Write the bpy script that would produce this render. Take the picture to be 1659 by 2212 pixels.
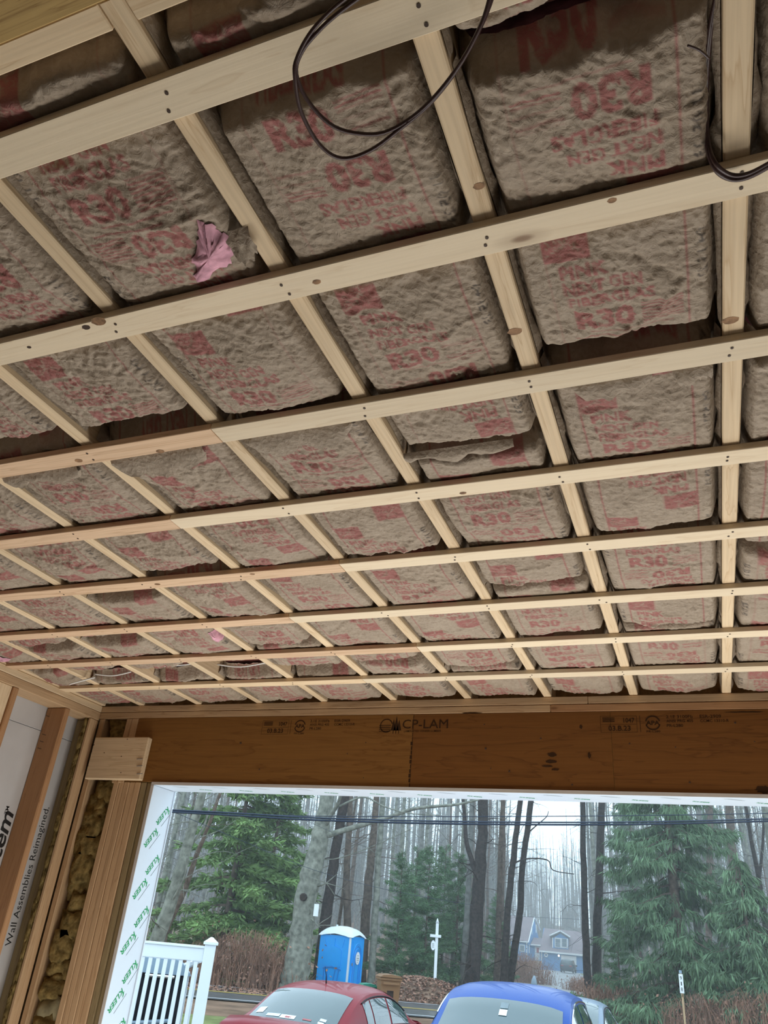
import bpy, bmesh, math, random
import numpy as np
from mathutils import Vector, Matrix
PI = math.pi
rnd = random.Random(7)
nrs = np.random.RandomState
C = bpy.context.scene.collection
for o in list(bpy.data.objects): bpy.data.objects.remove(o)
sc = bpy.context.scene

# ------------------------------------------------------------------ camera, sky, lights, exposure
ZJ = 2.664                                   # underside of the ceiling joists above the slab
F, PITCH, ROLL, YAW = 1650.9, math.radians(29.1818), math.radians(5.4627), math.radians(-23.443)
EYE = Vector((-0.1578, -0.2464, ZJ - 1.1143))
_f = Vector((math.sin(YAW)*math.cos(PITCH), math.cos(YAW)*math.cos(PITCH), math.sin(PITCH)))
_r = Vector((math.cos(YAW), -math.sin(YAW), 0)); _u = _r.cross(_f)
RT = math.cos(ROLL)*_r + math.sin(ROLL)*_u; UP = -math.sin(ROLL)*_r + math.cos(ROLL)*_u
cd = bpy.data.cameras.new('camera'); cam = bpy.data.objects.new('camera', cd); C.objects.link(cam)
m = Matrix.Identity(4)
for i in range(3): m[i][0], m[i][1], m[i][2], m[i][3] = RT[i], UP[i], -_f[i], EYE[i]
cam.matrix_world = m
cd.sensor_fit = 'VERTICAL'; cd.sensor_height = 36.0; cd.lens = F/2212*36.0; cd.clip_start = 0.02; cd.clip_end = 600
sc.camera = cam

w = bpy.data.worlds.new('overcast_sky'); sc.world = w; w.use_nodes = True
bg = w.node_tree.nodes['Background']; bg.inputs[0].default_value = (0.66, 0.86, 1.0, 1); bg.inputs[1].default_value = 2.35
def area(name, loc, direction, sx, sy, power, col):
    l = bpy.data.lights.new(name, 'AREA'); l.shape = 'RECTANGLE'; l.size = sx; l.size_y = sy; l.energy = power; l.color = col
    o = bpy.data.objects.new(name, l); C.objects.link(o); o.location = loc
    o.rotation_euler = Vector(direction).to_track_quat('-Z', 'Y').to_euler()
    return o
# two lamps added out of view, standing in for daylight off driveway and slab
area('daylight_through_opening', (-0.7, 4.25, 0.30), (0, -0.70, 0.75), 4.6, 1.2, 30, (1.0, 0.96, 0.90))
area('daylight_off_the_slab', (-0.7, 2.55, 0.05), (0, -0.25, 0.97), 4.8, 1.5, 120, (1.0, 0.95, 0.88))
sc.view_settings.view_transform = 'Standard'; sc.view_settings.look = 'None'
sc.view_settings.exposure = 0.0; sc.view_settings.gamma = 1.0; sc.view_settings.use_curve_mapping = False
sc.cycles.use_denoising = True
sc.cycles.max_bounces = 8; sc.cycles.diffuse_bounces = 4; sc.cycles.glossy_bounces = 3; sc.cycles.transmission_bounces = 6
sc.cycles.transparent_max_bounces = 8; sc.cycles.volume_bounces = 1; sc.cycles.sample_clamp_indirect = 4.0

def ray(px, py): return _f + RT*((px-829.5)/F) - UP*((py-1106)/F)
def at(px, py, y):
    d = ray(px, py); return EYE + d*((y-EYE.y)/d.y)
def at_z(px, py, z):
    d = ray(px, py); return EYE + d*((z-EYE.z)/d.z)
def at_d(px, py, dist):
    d = ray(px, py); h = math.hypot(d.x, d.y); return EYE + d*(dist/h)

# ------------------------------------------------------------------ helpers
def link(o, parent=None):
    C.objects.link(o)
    if parent is not None: o.parent = parent
    return o
def mesh_np(name, V, F4, mat=None, parent=None, smooth=False, loc=None):
    """V n x 3, F4 list of faces or an m x k int array: ONE mesh object."""
    me = bpy.data.meshes.new(name); V = np.asarray(V, np.float32)
    if isinstance(F4, np.ndarray):
        k = F4.shape[1]; me.vertices.add(len(V)); me.vertices.foreach_set('co', V.ravel())
        me.loops.add(F4.size); me.loops.foreach_set('vertex_index', F4.ravel().astype(np.int32))
        me.polygons.add(len(F4)); me.polygons.foreach_set('loop_start', np.arange(0, F4.size, k, dtype=np.int32))
        me.update(calc_edges=True)
    else:
        me.from_pydata([tuple(v) for v in V], [], [tuple(f) for f in F4]); me.update()
    if smooth: me.polygons.foreach_set('use_smooth', np.ones(len(me.polygons), bool))
    if mat: me.materials.append(mat)
    o = bpy.data.objects.new(name, me)
    if loc is not None: o.location = loc
    return link(o, parent)
def from_bm(name, bm, mat=None, parent=None, smooth=False, loc=None):
    me = bpy.data.meshes.new(name); bm.to_mesh(me); bm.free()
    if smooth:
        for p in me.polygons: p.use_smooth = True
    if mat: me.materials.append(mat)
    o = bpy.data.objects.new(name, me)
    if loc is not None: o.location = loc
    return link(o, parent)
def tag(o, label=None, cat=None, group=None, kind=None):
    if label: o['label'] = label
    if cat: o['category'] = cat
    if group: o['group'] = group
    if kind: o['kind'] = kind
    return o
def empty(name, loc=(0, 0, 0), rz=0, label=None, cat=None, group=None):
    o = bpy.data.objects.new(name, None); o.location = loc; o.rotation_euler = (0, 0, rz); link(o); o.empty_display_size = .1
    return tag(o, label, cat, group)
def copy_tree(o, parent=None):
    c = o.copy(); C.objects.link(c)
    if parent is not None: c.parent = parent
    for ch in list(o.children): copy_tree(ch, c)
    return c
def box_bm(x0, x1, y0, y1, z0, z1, bev=0.0, bm=None):
    b = bmesh.new(); bmesh.ops.create_cube(b, size=1)
    for v in b.verts:
        v.co = Vector(((x0+x1)/2+v.co.x*(x1-x0), (y0+y1)/2+v.co.y*(y1-y0), (z0+z1)/2+v.co.z*(z1-z0)))
    if bev > 0: bmesh.ops.bevel(b, geom=b.edges[:], offset=bev, segments=1, affect='EDGES')
    if bm is None: return b
    me = bpy.data.meshes.new('t'); b.to_mesh(me); b.free(); bm.from_mesh(me); bpy.data.meshes.remove(me); return bm
def box(name, x0, x1, y0, y1, z0, z1, mat, parent=None, bev=0.0):
    """a box whose origin is its own centre"""
    c = Vector(((x0+x1)/2, (y0+y1)/2, (z0+z1)/2)); hx, hy, hz = abs(x1-x0)/2, abs(y1-y0)/2, abs(z1-z0)/2
    return from_bm(name, box_bm(-hx, hx, -hy, hy, -hz, hz, bev), mat, parent, loc=c)
def tube_arrays(pts, rads, n=6, cap=True):
    pts = [Vector(p) for p in pts]; V = []; Fs = []; prev = None
    for i, p in enumerate(pts):
        t = (pts[min(i+1, len(pts)-1)]-pts[max(i-1, 0)]).normalized()
        if prev is None:
            a = Vector((0, 0, 1)) if abs(t.z) < .9 else Vector((1, 0, 0)); x = t.cross(a).normalized()
        else:
            x = (prev - t*prev.dot(t))
            x = x.normalized() if x.length > 1e-6 else t.orthogonal().normalized()
        prev = x; y = t.cross(x); r = rads[i] if hasattr(rads, '__len__') else rads
        for k in range(n):
            a = 2*PI*k/n; V.append(p + x*(r*math.cos(a)) + y*(r*math.sin(a)))
    for i in range(len(pts)-1):
        for k in range(n):
            a = i*n+k; b = i*n+(k+1) % n; Fs.append((a, b, b+n, a+n))
    if cap and n > 2: Fs.append(tuple(range(n-1, -1, -1))); Fs.append(tuple((len(pts)-1)*n+k for k in range(n)))
    return V, Fs
class MB:
    def __init__(s): s.V = []; s.F = []
    def add(s, V, Fs):
        o = len(s.V); s.V += [tuple(v) for v in V]; s.F += [tuple(i+o for i in f) for f in Fs]; return s
    def tube(s, pts, r, n=6, cap=True): return s.add(*tube_arrays(pts, r, n, cap))
    def box(s, x0, x1, y0, y1, z0, z1):
        V = [(x, y, z) for z in (z0, z1) for y in (y0, y1) for x in (x0, x1)]
        return s.add(V, [(0, 2, 3, 1), (4, 5, 7, 6), (0, 1, 5, 4), (2, 6, 7, 3), (0, 4, 6, 2), (1, 3, 7, 5)])
    def prism(s, poly, y0, y1):
        """poly: (x, z) outline, extruded along y"""
        n = len(poly); V = [(x, y0, z) for x, z in poly]+[(x, y1, z) for x, z in poly]
        return s.add(V, [tuple(range(n)), tuple(range(2*n-1, n-1, -1))]+[(i, i+n, (i+1) % n+n, (i+1) % n) for i in range(n)])
    def build(s, name, mat, parent=None, smooth=False, loc=None): return mesh_np(name, s.V, s.F, mat, parent, smooth, loc)
def smooth_path(pts, k=6):
    pts = [Vector(p) for p in pts]; out = []
    for i in range(len(pts)-1):
        p0, p1, p2, p3 = pts[max(i-1, 0)], pts[i], pts[i+1], pts[min(i+2, len(pts)-1)]
        for j in range(k):
            t = j/k
            out.append(.5*((2*p1)+(p2-p0)*t+(2*p0-5*p1+4*p2-p3)*t*t+(3*p1-p0-3*p2+p3)*t**3))
    out.append(pts[-1]); return out

# ------------------------------------------------------------------ value noise
def vnoise(x, y, seed):
    xi = np.floor(x).astype(np.int64); yi = np.floor(y).astype(np.int64); fx = x-xi; fy = y-yi
    fx = fx*fx*fx*(fx*(fx*6-15)+10); fy = fy*fy*fy*(fy*(fy*6-15)+10)
    def h(a, b):
        n = (a*374761393 + b*668265263 + seed*974711) & 0x7fffffff
        n = ((n ^ (n >> 13))*1274126177) & 0x7fffffff
        return ((n ^ (n >> 16)) & 0xffff)/32767.5-1.0
    a = h(xi, yi); b = h(xi+1, yi); c = h(xi, yi+1); d = h(xi+1, yi+1)
    return (a*(1-fx)+b*fx)*(1-fy)+(c*(1-fx)+d*fx)*fy

# ------------------------------------------------------------------ lettering: glyph triangles from the built-in font
_glyph = {}
def glyphs(s, bold=0.0, shear=0.0):
    k = (s, bold, shear)
    if k not in _glyph:
        cu = bpy.data.curves.new('t', 'FONT'); cu.body = s; cu.offset = bold; cu.shear = shear; cu.resolution_u = 3; cu.fill_mode = 'FRONT'
        o = bpy.data.objects.new('t', cu); C.objects.link(o)
        dg = bpy.context.evaluated_depsgraph_get(); me = o.evaluated_get(dg).to_mesh()
        me.calc_loop_triangles()
        V = np.array([v.co[:2] for v in me.vertices]); T = np.array([t.vertices[:] for t in me.loop_triangles])
        o.evaluated_get(dg).to_mesh_clear(); bpy.data.objects.remove(o); bpy.data.curves.remove(cu)
        lo, hi = V.min(0), V.max(0); _glyph[k] = ((V-lo)/(hi-lo), T, (hi-lo)[0]/(hi-lo)[1])
    return _glyph[k]
def letter_mesh(name, items, mat, parent, origin, ux, uy):
    """items: (text, x, y, height, width or None, bold, shear); a flat lettering mesh in the plane origin + x ux + y uy"""
    V = []; T = []
    ux = Vector(ux); uy = Vector(uy)
    for it in items:
        if it[0] == 'RECT':
            _, x0, y0, x1, y1 = it; b = len(V); V += [(x0, y0), (x1, y0), (x1, y1), (x0, y1)]; T += [(b, b+1, b+2), (b, b+2, b+3)]
        elif it[0] == 'POLY':
            b = len(V); V += list(it[1]); T += [(b, b+i, b+i+1) for i in range(1, len(it[1])-1)]
        elif it[0] == 'RING':
            _, cx, cy, rx, ry, th, a0, a1 = it; b = len(V); n = 24
            for i in range(n+1):
                a = a0+(a1-a0)*i/n; V += [(cx+rx*math.cos(a), cy+ry*math.sin(a)), (cx+(rx-th)*math.cos(a), cy+(ry-th)*math.sin(a))]
            for i in range(n): T += [(b+2*i, b+2*i+2, b+2*i+1), (b+2*i+1, b+2*i+2, b+2*i+3)]
        else:
            s, x, y, h, wd, bold, shear = it; g, t, asp = glyphs(s, bold, shear); wd = wd or h*asp; b = len(V)
            V += [(x+p[0]*wd, y+p[1]*h) for p in g]; T += [tuple(i+b for i in q) for q in t]
    P = [ux*a+uy*c for a, c in V]
    return mesh_np(name, P, [tuple(t) for t in T], mat, parent, loc=origin)

# ------------------------------------------------------------------ materials
def new_mat(name):
    m = bpy.data.materials.new(name); m.use_nodes = True; nt = m.node_tree
    return m, nt, nt.nodes['Principled BSDF']
def N(nt, typ, **kw):
    n = nt.nodes.new(typ)
    for k, v in kw.items():
        if k.startswith('_'): setattr(n, k[1:], v)
        else: n.inputs[k.replace('__', ' ')].default_value = v
    return n
def ramp(nt, fac, stops):
    r = nt.nodes.new('ShaderNodeValToRGB'); e = r.color_ramp.elements
    while len(e) > 1: e.remove(e[-1])
    e[0].position = stops[0][0]; e[0].color = (*stops[0][1], 1)
    for p, c in stops[1:]:
        q = e.new(p); q.color = (*c, 1)
    nt.links.new(fac, r.inputs[0]); return r.outputs[0]
def mixc(nt, fac, a, b, mode='MIX'):
    n = nt.nodes.new('ShaderNodeMix'); n.data_type = 'RGBA'; n.blend_type = mode
    for sock, v in ((n.inputs[0], fac), (n.inputs[6], a), (n.inputs[7], b)):
        if isinstance(v, (int, float)): sock.default_value = v
        elif isinstance(v, tuple): sock.default_value = (*v, 1)
        else: nt.links.new(v, sock)
    return n.outputs[2]
def math_n(nt, op, a, b=None, clamp=False):
    n = nt.nodes.new('ShaderNodeMath'); n.operation = op; n.use_clamp = clamp
    for i, v in enumerate((a, b)):
        if v is None: continue
        if isinstance(v, (int, float)): n.inputs[i].default_value = v
        else: nt.links.new(v, n.inputs[i])
    return n.outputs[0]
def coords(nt, scale=(1, 1, 1), kind='Object', rand=True):
    tc = nt.nodes.new('ShaderNodeTexCoord'); mp = nt.nodes.new('ShaderNodeMapping'); mp.inputs['Scale'].default_value = scale
    nt.links.new(tc.outputs[kind], mp.inputs[0])
    if rand:
        oi = nt.nodes.new('ShaderNodeObjectInfo'); v = nt.nodes.new('ShaderNodeVectorMath'); v.operation = 'SCALE'
        v.inputs[0].default_value = (37.1, 21.7, 53.3); nt.links.new(oi.outputs['Random'], v.inputs['Scale']); nt.links.new(v.outputs[0], mp.inputs['Location'])
    return mp.outputs[0]
def bump(nt, bs, h, strength, dist):
    b = nt.nodes.new('ShaderNodeBump'); b.inputs['Strength'].default_value = strength; b.inputs['Distance'].default_value = dist
    nt.links.new(h, b.inputs['Height']); nt.links.new(b.outputs[0], bs.inputs['Normal'])
def plain(name, col, rough=.6, spec=.3, var=.12, scale=8.0, bmp=0.0, metal=0.0, coat=0.0):
    m, nt, bs = new_mat(name)
    n = N(nt, 'ShaderNodeTexNoise', Scale=scale, Detail=5.0); nt.links.new(coords(nt), n.inputs['Vector'])
    lo = tuple(c*(1-var) for c in col); hi = tuple(min(1, c*(1+var)) for c in col)
    nt.links.new(ramp(nt, n.outputs['Fac'], [(.3, lo), (.7, hi)]), bs.inputs['Base Color'])
    bs.inputs['Roughness'].default_value = rough; bs.inputs['Specular IOR Level'].default_value = spec; bs.inputs['Metallic'].default_value = metal
    bs.inputs['Coat Weight'].default_value = coat
    if bmp: bump(nt, bs, n.outputs['Fac'], .6, bmp)
    return m
def wood(name, axis, light, dark, knots=True, knot_col=(.16, .07, .03), ring=9.0, rough=.62, rand=.16, grain=.22):
    """sawn softwood, grain along the given local axis"""
    m, nt, bs = new_mat(name)
    sc_ = [ring*2.2]*3; sc_['xyz'.index(axis)] = .9
    v = coords(nt, tuple(sc_))
    n1 = N(nt, 'ShaderNodeTexNoise', Scale=1.0, Detail=4.0, Roughness=.55, Distortion=.6); nt.links.new(v, n1.inputs['Vector'])
    sb = [140.0]*3; sb['xyz'.index(axis)] = 4.0
    n2 = N(nt, 'ShaderNodeTexNoise', Scale=1.0, Detail=3.0); nt.links.new(coords(nt, tuple(sb)), n2.inputs['Vector'])
    rings = math_n(nt, 'FRACT', math_n(nt, 'MULTIPLY', n1.outputs['Fac'], 7.0))
    mid = tuple((a*.6+b*.4) for a, b in zip(light, dark))
    c = ramp(nt, rings, [(0.0, light), (.55, light), (.85, mid), (.93, dark), (1.0, light)])
    c = mixc(nt, .75, ramp(nt, n1.outputs['Fac'], [(.3, light), (.7, mid)]), c)
    c = mixc(nt, grain, c, ramp(nt, n2.outputs['Fac'], [(.35, tuple(x*.6 for x in mid)), (.6, light)]))
    if knots:
        sk = [9.0]*3; sk['xyz'.index(axis)] = 3.3
        vo = N(nt, 'ShaderNodeTexVoronoi', Scale=1.0, Randomness=1.0); nt.links.new(coords(nt, tuple(sk)), vo.inputs['Vector'])
        sep = nt.nodes.new('ShaderNodeSeparateColor'); nt.links.new(vo.outputs['Color'], sep.inputs[0])
        pick = math_n(nt, 'GREATER_THAN', sep.outputs[0], .80)
        k = ramp(nt, vo.outputs['Distance'], [(.0, (1, 1, 1)), (.07, (.75, .75, .75)), (.1, (.25, .25, .25)), (.2, (0, 0, 0))])
        c = mixc(nt, math_n(nt, 'MULTIPLY', k, pick), c, knot_col)
    oi = nt.nodes.new('ShaderNodeObjectInfo'); hs = nt.nodes.new('ShaderNodeHueSaturation')
    nt.links.new(c, hs.inputs['Color'])
    nt.links.new(math_n(nt, 'ADD', math_n(nt, 'MULTIPLY', oi.outputs['Random'], rand), 1-rand/2), hs.inputs['Value'])
    nt.links.new(hs.outputs[0], bs.inputs['Base Color'])
    bs.inputs['Roughness'].default_value = rough; bs.inputs['Specular IOR Level'].default_value = .25
    bump(nt, bs, n2.outputs['Fac'], .25, .0015)
    return m
M = {}
PL, PD = (.76, .59, .385), (.56, .38, .21)
for a in 'xyz':
    M['pine_'+a] = wood('pine_'+a, a, PL, PD)
    M['spruce_'+a] = wood('spruce_'+a, a, (.56, .38, .22), (.36, .21, .10))
    M['fir_'+a] = wood('fir_'+a, a, (.46, .255, .125), (.30, .145, .065))
    M['treated_'+a] = wood('treated_'+a, a, (.30, .23, .12), (.17, .12, .06))
M['strap'] = wood('strapping_pine', 'x', (.80, .665, .475), (.70, .55, .37), ring=5.0, grain=.10)
M['strap_red'] = wood('strapping_reddish', 'x', (.74, .52, .34), (.52, .32, .18), ring=7.0)
M['lvl_edge'] = wood('lvl_laminations', 'x', (.46, .31, .12), (.22, .12, .04), ring=30.0)
M['lvl_face_pale'] = wood('lvl_face_pale', 'x', (.235, .108, .025), (.15, .058, .011), ring=4.0, rand=.0, knot_col=(.07, .025, .01))
M['lvl_face_dark'] = wood('lvl_face_dark', 'x', (.185, .074, .015), (.105, .036, .007), ring=3.0, rand=.0, knot_col=(.06, .02, .01))

def kraft():
    m, nt, bs = new_mat('kraft_paper')
    v = coords(nt)
    n1 = N(nt, 'ShaderNodeTexNoise', Scale=14.0, Detail=6.0, Roughness=.6); nt.links.new(v, n1.inputs['Vector'])
    n2 = N(nt, 'ShaderNodeTexNoise', Scale=55.0, Detail=5.0, Roughness=.65, Distortion=1.2); nt.links.new(v, n2.inputs['Vector'])
    base = ramp(nt, n1.outputs['Fac'], [(.3, (.31, .245, .180)), (.55, (.375, .302, .228)), (.75, (.43, .35, .27))])
    base = mixc(nt, .35, base, ramp(nt, n2.outputs['Fac'], [(.3, (.25, .19, .135)), (.7, (.50, .415, .32))]))
    for attr, col, k in (('red_print', (.315, .070, .075), .74), ('black_print', (.03, .025, .025), .8)):
        a = nt.nodes.new('ShaderNodeAttribute'); a.attribute_name = attr
        wear = ramp(nt, n2.outputs['Fac'], [(.32, (.45, .45, .45)), (.5, (1, 1, 1))])
        base = mixc(nt, math_n(nt, 'MULTIPLY', math_n(nt, 'MULTIPLY', a.outputs['Fac'], wear), k), base, col)
    nt.links.new(base, bs.inputs['Base Color']); bs.inputs['Roughness'].default_value = .62; bs.inputs['Specular IOR Level'].default_value = .22
    vo = N(nt, 'ShaderNodeTexVoronoi', Scale=75.0, _feature='F1'); nt.links.new(v, vo.inputs['Vector'])
    h = math_n(nt, 'ADD', math_n(nt, 'MULTIPLY', vo.outputs['Distance'], .5), n2.outputs['Fac'])
    bump(nt, bs, h, .8, .0055)
    return m
M['kraft'] = kraft()
M['fiberglass'] = plain('pink_fiberglass', (.62, .33, .40), .95, .05, .35, 30.0, .006)
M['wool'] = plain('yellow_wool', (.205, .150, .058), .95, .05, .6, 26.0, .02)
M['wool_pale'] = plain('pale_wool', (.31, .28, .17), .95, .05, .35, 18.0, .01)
M['sheath'] = plain('grey_sheathing', (.50, .49, .485), .55, .3, .10, 3.0)
M['ink'] = plain('black_ink', (.02, .02, .02), .5, .2)
M['stamp'] = plain('brown_stamp_ink', (.045, .022, .010), .7, .1)
M['green_ink'] = plain('green_ink', (.02, .30, .10), .5, .2)
M['grey_ink'] = plain('grey_ink', (.22, .26, .28), .5, .2)
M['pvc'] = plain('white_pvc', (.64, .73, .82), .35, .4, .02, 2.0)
M['pvc_edge'] = plain('pvc_cut_edge', (.56, .53, .50), .6, .2, .04, 20.0)
M['white_paint'] = plain('white_vinyl', (.80, .83, .86), .35, .45, .02, 3.0)
M['concrete'] = plain('concrete', (.36, .35, .33), .8, .2, .15, 2.5, .002)
M['osb'] = plain('osb_sheet', (.42, .29, .15), .8, .2, .3, 35.0, .002)
M['steel'] = plain('galvanised_steel', (.30, .30, .31), .4, .5, .1, 20.0, 0, .9)
M['rust'] = plain('nail_heads', (.06, .035, .022), .6, .3)
M['wire_brown'] = plain('brown_cable', (.055, .028, .026), .35, .5, .1)
M['wire_white'] = plain('white_cable', (.75, .74, .70), .4, .4, .04)
M['black'] = plain('black_rubber', (.012, .012, .013), .5, .3)
M['bark_dark'] = plain('dark_wet_bark', (.042, .030, .026), .9, .2, .5, 9.0, .03)
M['bark_grey'] = plain('grey_lichen_bark', (.20, .20, .165), .95, .1, .45, 5.0, .03)
M['bark_pale'] = plain('pale_thin_bark', (.21, .205, .19), .95, .1, .35, 4.0, .02)
M['bark_brown'] = plain('brown_bark', (.13, .095, .075), .95, .1, .4, 6.0, .02)
M['spruce_leaf'] = plain('spruce_needles', (.125, .195, .105), .8, .2, .5, 1.6)
M['hemlock_leaf'] = plain('hemlock_needles', (.165, .255, .085), .8, .2, .5, 1.3)
M['fir_leaf'] = plain('fir_needles', (.115, .20, .095), .8, .2, .5, 2.0)
M['bramble'] = plain('bramble_stems', (.28, .155, .105), .9, .1, .4, 2.0)
M['dead_leaf'] = plain('dead_leaves', (.33, .18, .125), .85, .15, .5, 6.0)
M['asphalt'] = plain('wet_asphalt', (.105, .11, .115), .28, .5, .2, 3.0)
M['asphalt_dry'] = plain('driveway_asphalt', (.22, .225, .235), .45, .4, .25, 3.0)
M['yellow_line'] = plain('yellow_road_paint', (.62, .42, .06), .6, .3)
M['white_line'] = plain('white_road_paint', (.75, .77, .80), .5, .3)
M['grass'] = plain('lawn_grass', (.17, .19, .075), .9, .1, .35, 1.5)
M['litter'] = plain('leaf_littered_soil', (.20, .125, .085), .95, .1, .4, 1.2, .02)
def glass(name, tint=(.05, .10, .11), alpha_rough=.03):
    m, nt, bs = new_mat(name)
    n = N(nt, 'ShaderNodeTexNoise', Scale=2.0); nt.links.new(coords(nt), n.inputs['Vector'])
    nt.links.new(ramp(nt, n.outputs['Fac'], [(.3, tuple(c*.9 for c in tint)), (.7, tint)]), bs.inputs['Base Color'])
    bs.inputs['Roughness'].default_value = alpha_rough; bs.inputs['IOR'].default_value = 1.5
    bs.inputs['Transmission Weight'].default_value = .25; bs.inputs['Specular IOR Level'].default_value = .6
    bs.inputs['Coat Weight'].default_value = 1.0; bs.inputs['Coat IOR'].default_value = 1.5
    return m
M['car_glass'] = glass('tinted_car_glass')
M['house_glass'] = glass('house_window_glass', (.20, .27, .33), .1)
def paint(name, col):
    m, nt, bs = new_mat(name)
    n = N(nt, 'ShaderNodeTexNoise', Scale=60.0, Detail=3.0); nt.links.new(coords(nt), n.inputs['Vector'])
    nt.links.new(ramp(nt, n.outputs['Fac'], [(.3, tuple(c*.9 for c in col)), (.7, col)]), bs.inputs['Base Color'])
    bs.inputs['Roughness'].default_value = .4; bs.inputs['Metallic'].default_value = .0; bs.inputs['Specular IOR Level'].default_value = .2
    bs.inputs['Coat Weight'].default_value = .3; bs.inputs['Coat Roughness'].default_value = .05; bs.inputs['Coat IOR'].default_value = 1.35
    # rain drops standing on the lacquer
    vo = N(nt, 'ShaderNodeTexVoronoi', Scale=70.0); nt.links.new(coords(nt), vo.inputs['Vector'])
    bump(nt, bs, ramp(nt, vo.outputs['Distance'], [(.15, (1, 1, 1)), (.4, (0, 0, 0))]), .25, .002)
    return m
M['red_paint'] = paint('red_car_paint', (.24, .008, .018))
M['blue_paint'] = paint('blue_car_paint', (.004, .065, .32))
M['grey_paint'] = paint('grey_blue_car_paint', (.22, .27, .34))
M['dark_paint'] = paint('dark_car_paint', (.04, .05, .06))
M['chrome'] = plain('chrome_strip', (.7, .72, .75), .12, .5, .02, 3.0, 0, 1.0)
M['tail'] = plain('red_lamp_lens', (.35, .01, .01), .15, .5, .1, 10.0, 0, 0, 1.0)
M['potty_blue'] = plain('blue_plastic', (.0, .33, .85), .38, .4, .04, 3.0)
M['potty_deep'] = plain('deep_blue_plastic', (.0, .19, .60), .4, .4, .04, 3.0)
M['potty_roof'] = plain('translucent_white_plastic', (.76, .82, .85), .4, .4, .03, 3.0)
M['bin_brown'] = plain('brown_plastic', (.235, .125, .060), .5, .3, .06, 4.0)
M['bin_green'] = plain('green_plastic', (.02, .20, .13), .5, .3, .05, 4.0)
M['house_blue'] = plain('blue_siding', (.10, .27, .55), .7, .2, .06, 1.0)
M['house_roof'] = plain('mauve_shingles', (.24, .19, .205), .85, .1, .12, 1.2)
M['house_trim'] = plain('white_trim', (.80, .84, .86), .5, .3, .02)
M['red_wreath'] = plain('red_door_panel', (.40, .03, .03), .6, .3)
M['lamp_on'] = new_mat('porch_lamp_glow')[0]
_b = M['lamp_on'].node_tree.nodes['Principled BSDF']; _b.inputs['Emission Color'].default_value = (1, .72, .5, 1); _b.inputs['Emission Strength'].default_value = 2.5
M['cover'] = plain('black_cover', (.014, .014, .018), .7, .2, .3, 5.0, .01)
M['lid_blue'] = plain('grey_blue_lid', (.26, .34, .42), .35, .5, .06, 4.0)
M['bush_brown'] = plain('deck_boards', (.30, .25, .20), .8, .2, .2, 3.0)

# ------------------------------------------------------------------ the shell
XL, XR, YF, YB = -3.54, 2.20, 3.50, -7.0          # inner faces of left / right / front wall, back wall
XS = -3.68                                         # inner face of the left sheathing
def struct(o): o['kind'] = 'structure'; return o
struct(box('floor', XS-.02, XR+.16, YB-.14, YF+.2, -.15, 0, M['concrete']))
struct(box('ceiling', XS-.02, XR+.16, YB-.14, YF+.14, ZJ+.236, ZJ+.256, M['osb']))
wl = struct(bpy.data.objects.new('wall_left', None)); link(wl)
for y0, y1 in ((YB, -.55), (-.547, 2.32), (2.323, YF+.165)):   # sheathing panels behind the studs
    for z0, z1 in ((0, 2.44), (2.443, ZJ+.2)): box('sheathing_panel', XS-.03, XS, y0, y1, z0, z1, M['sheath'], wl, .001)
struct(box('wall_right', XR+.14, XR+.16, YB-.14, YF, 0, ZJ+.236, M['sheath']))
struct(box('wall_back', XS, XR+.14, YB-.14, YB, 0, ZJ+.236, M['osb']))
wf = struct(bpy.data.objects.new('wall_front', None)); link(wf)
box('sheathing_panel', XS-.03, -3.06, YF+.145, YF+.165, 0, ZJ+.236, M['osb'], wf)
box('sheathing_panel', -3.06, 1.72, YF+.145, YF+.165, ZJ-.44, ZJ+.236, M['osb'], wf)
box('sheathing_panel', 1.72, XR+.16, YF+.145, YF+.165, 0, ZJ+.236, M['osb'], wf)

ORD = ['first', 'second', 'third', 'fourth', 'fifth', 'sixth', 'seventh', 'eighth', 'ninth', 'tenth', 'eleventh', 'twelfth', 'thirteenth', 'fourteenth', 'fifteenth']
JS = .4064; JW = .039
def board(name, label, cat, x0, x1, y0, y1, z0, z1, mat, group=None, bev=.004):
    return tag(box(name, x0, x1, y0, y1, z0, z1, mat, None, bev), label, cat, group)
# joists, counted from the wall with the grey sheathing
NAIL = None
def nail(parent, x, y, z, r=.0042, axis='z'):
    """a countersunk nail head, shared mesh"""
    global NAIL
    if NAIL is None:
        bm = bmesh.new(); bmesh.ops.create_cone(bm, cap_ends=True, segments=8, radius1=.0033, radius2=.0026, depth=.0016)
        NAIL = from_bm('nail', bm, M['rust'], parent); o = NAIL
    else:
        o = NAIL.copy(); C.objects.link(o); o.parent = parent
    p = parent.location; o.location = (x-p.x, y-p.y, z-p.z)
    o.rotation_euler = {'z': (0, 0, 0), 'y': (PI/2, 0, 0), 'x': (0, PI/2, 0)}[axis]
    return o
for i in range(-5, 9):
    x = -i*JS
    board('ceiling_joist', f'bare pine ceiling joist, {ORD[8-i]} from the grey sheathed wall', 'joist',
          x-JW/2, x+JW/2, .1265, YF+.14, ZJ, ZJ+.235, M['pine_y'], 'ceiling joists', .003)
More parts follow.
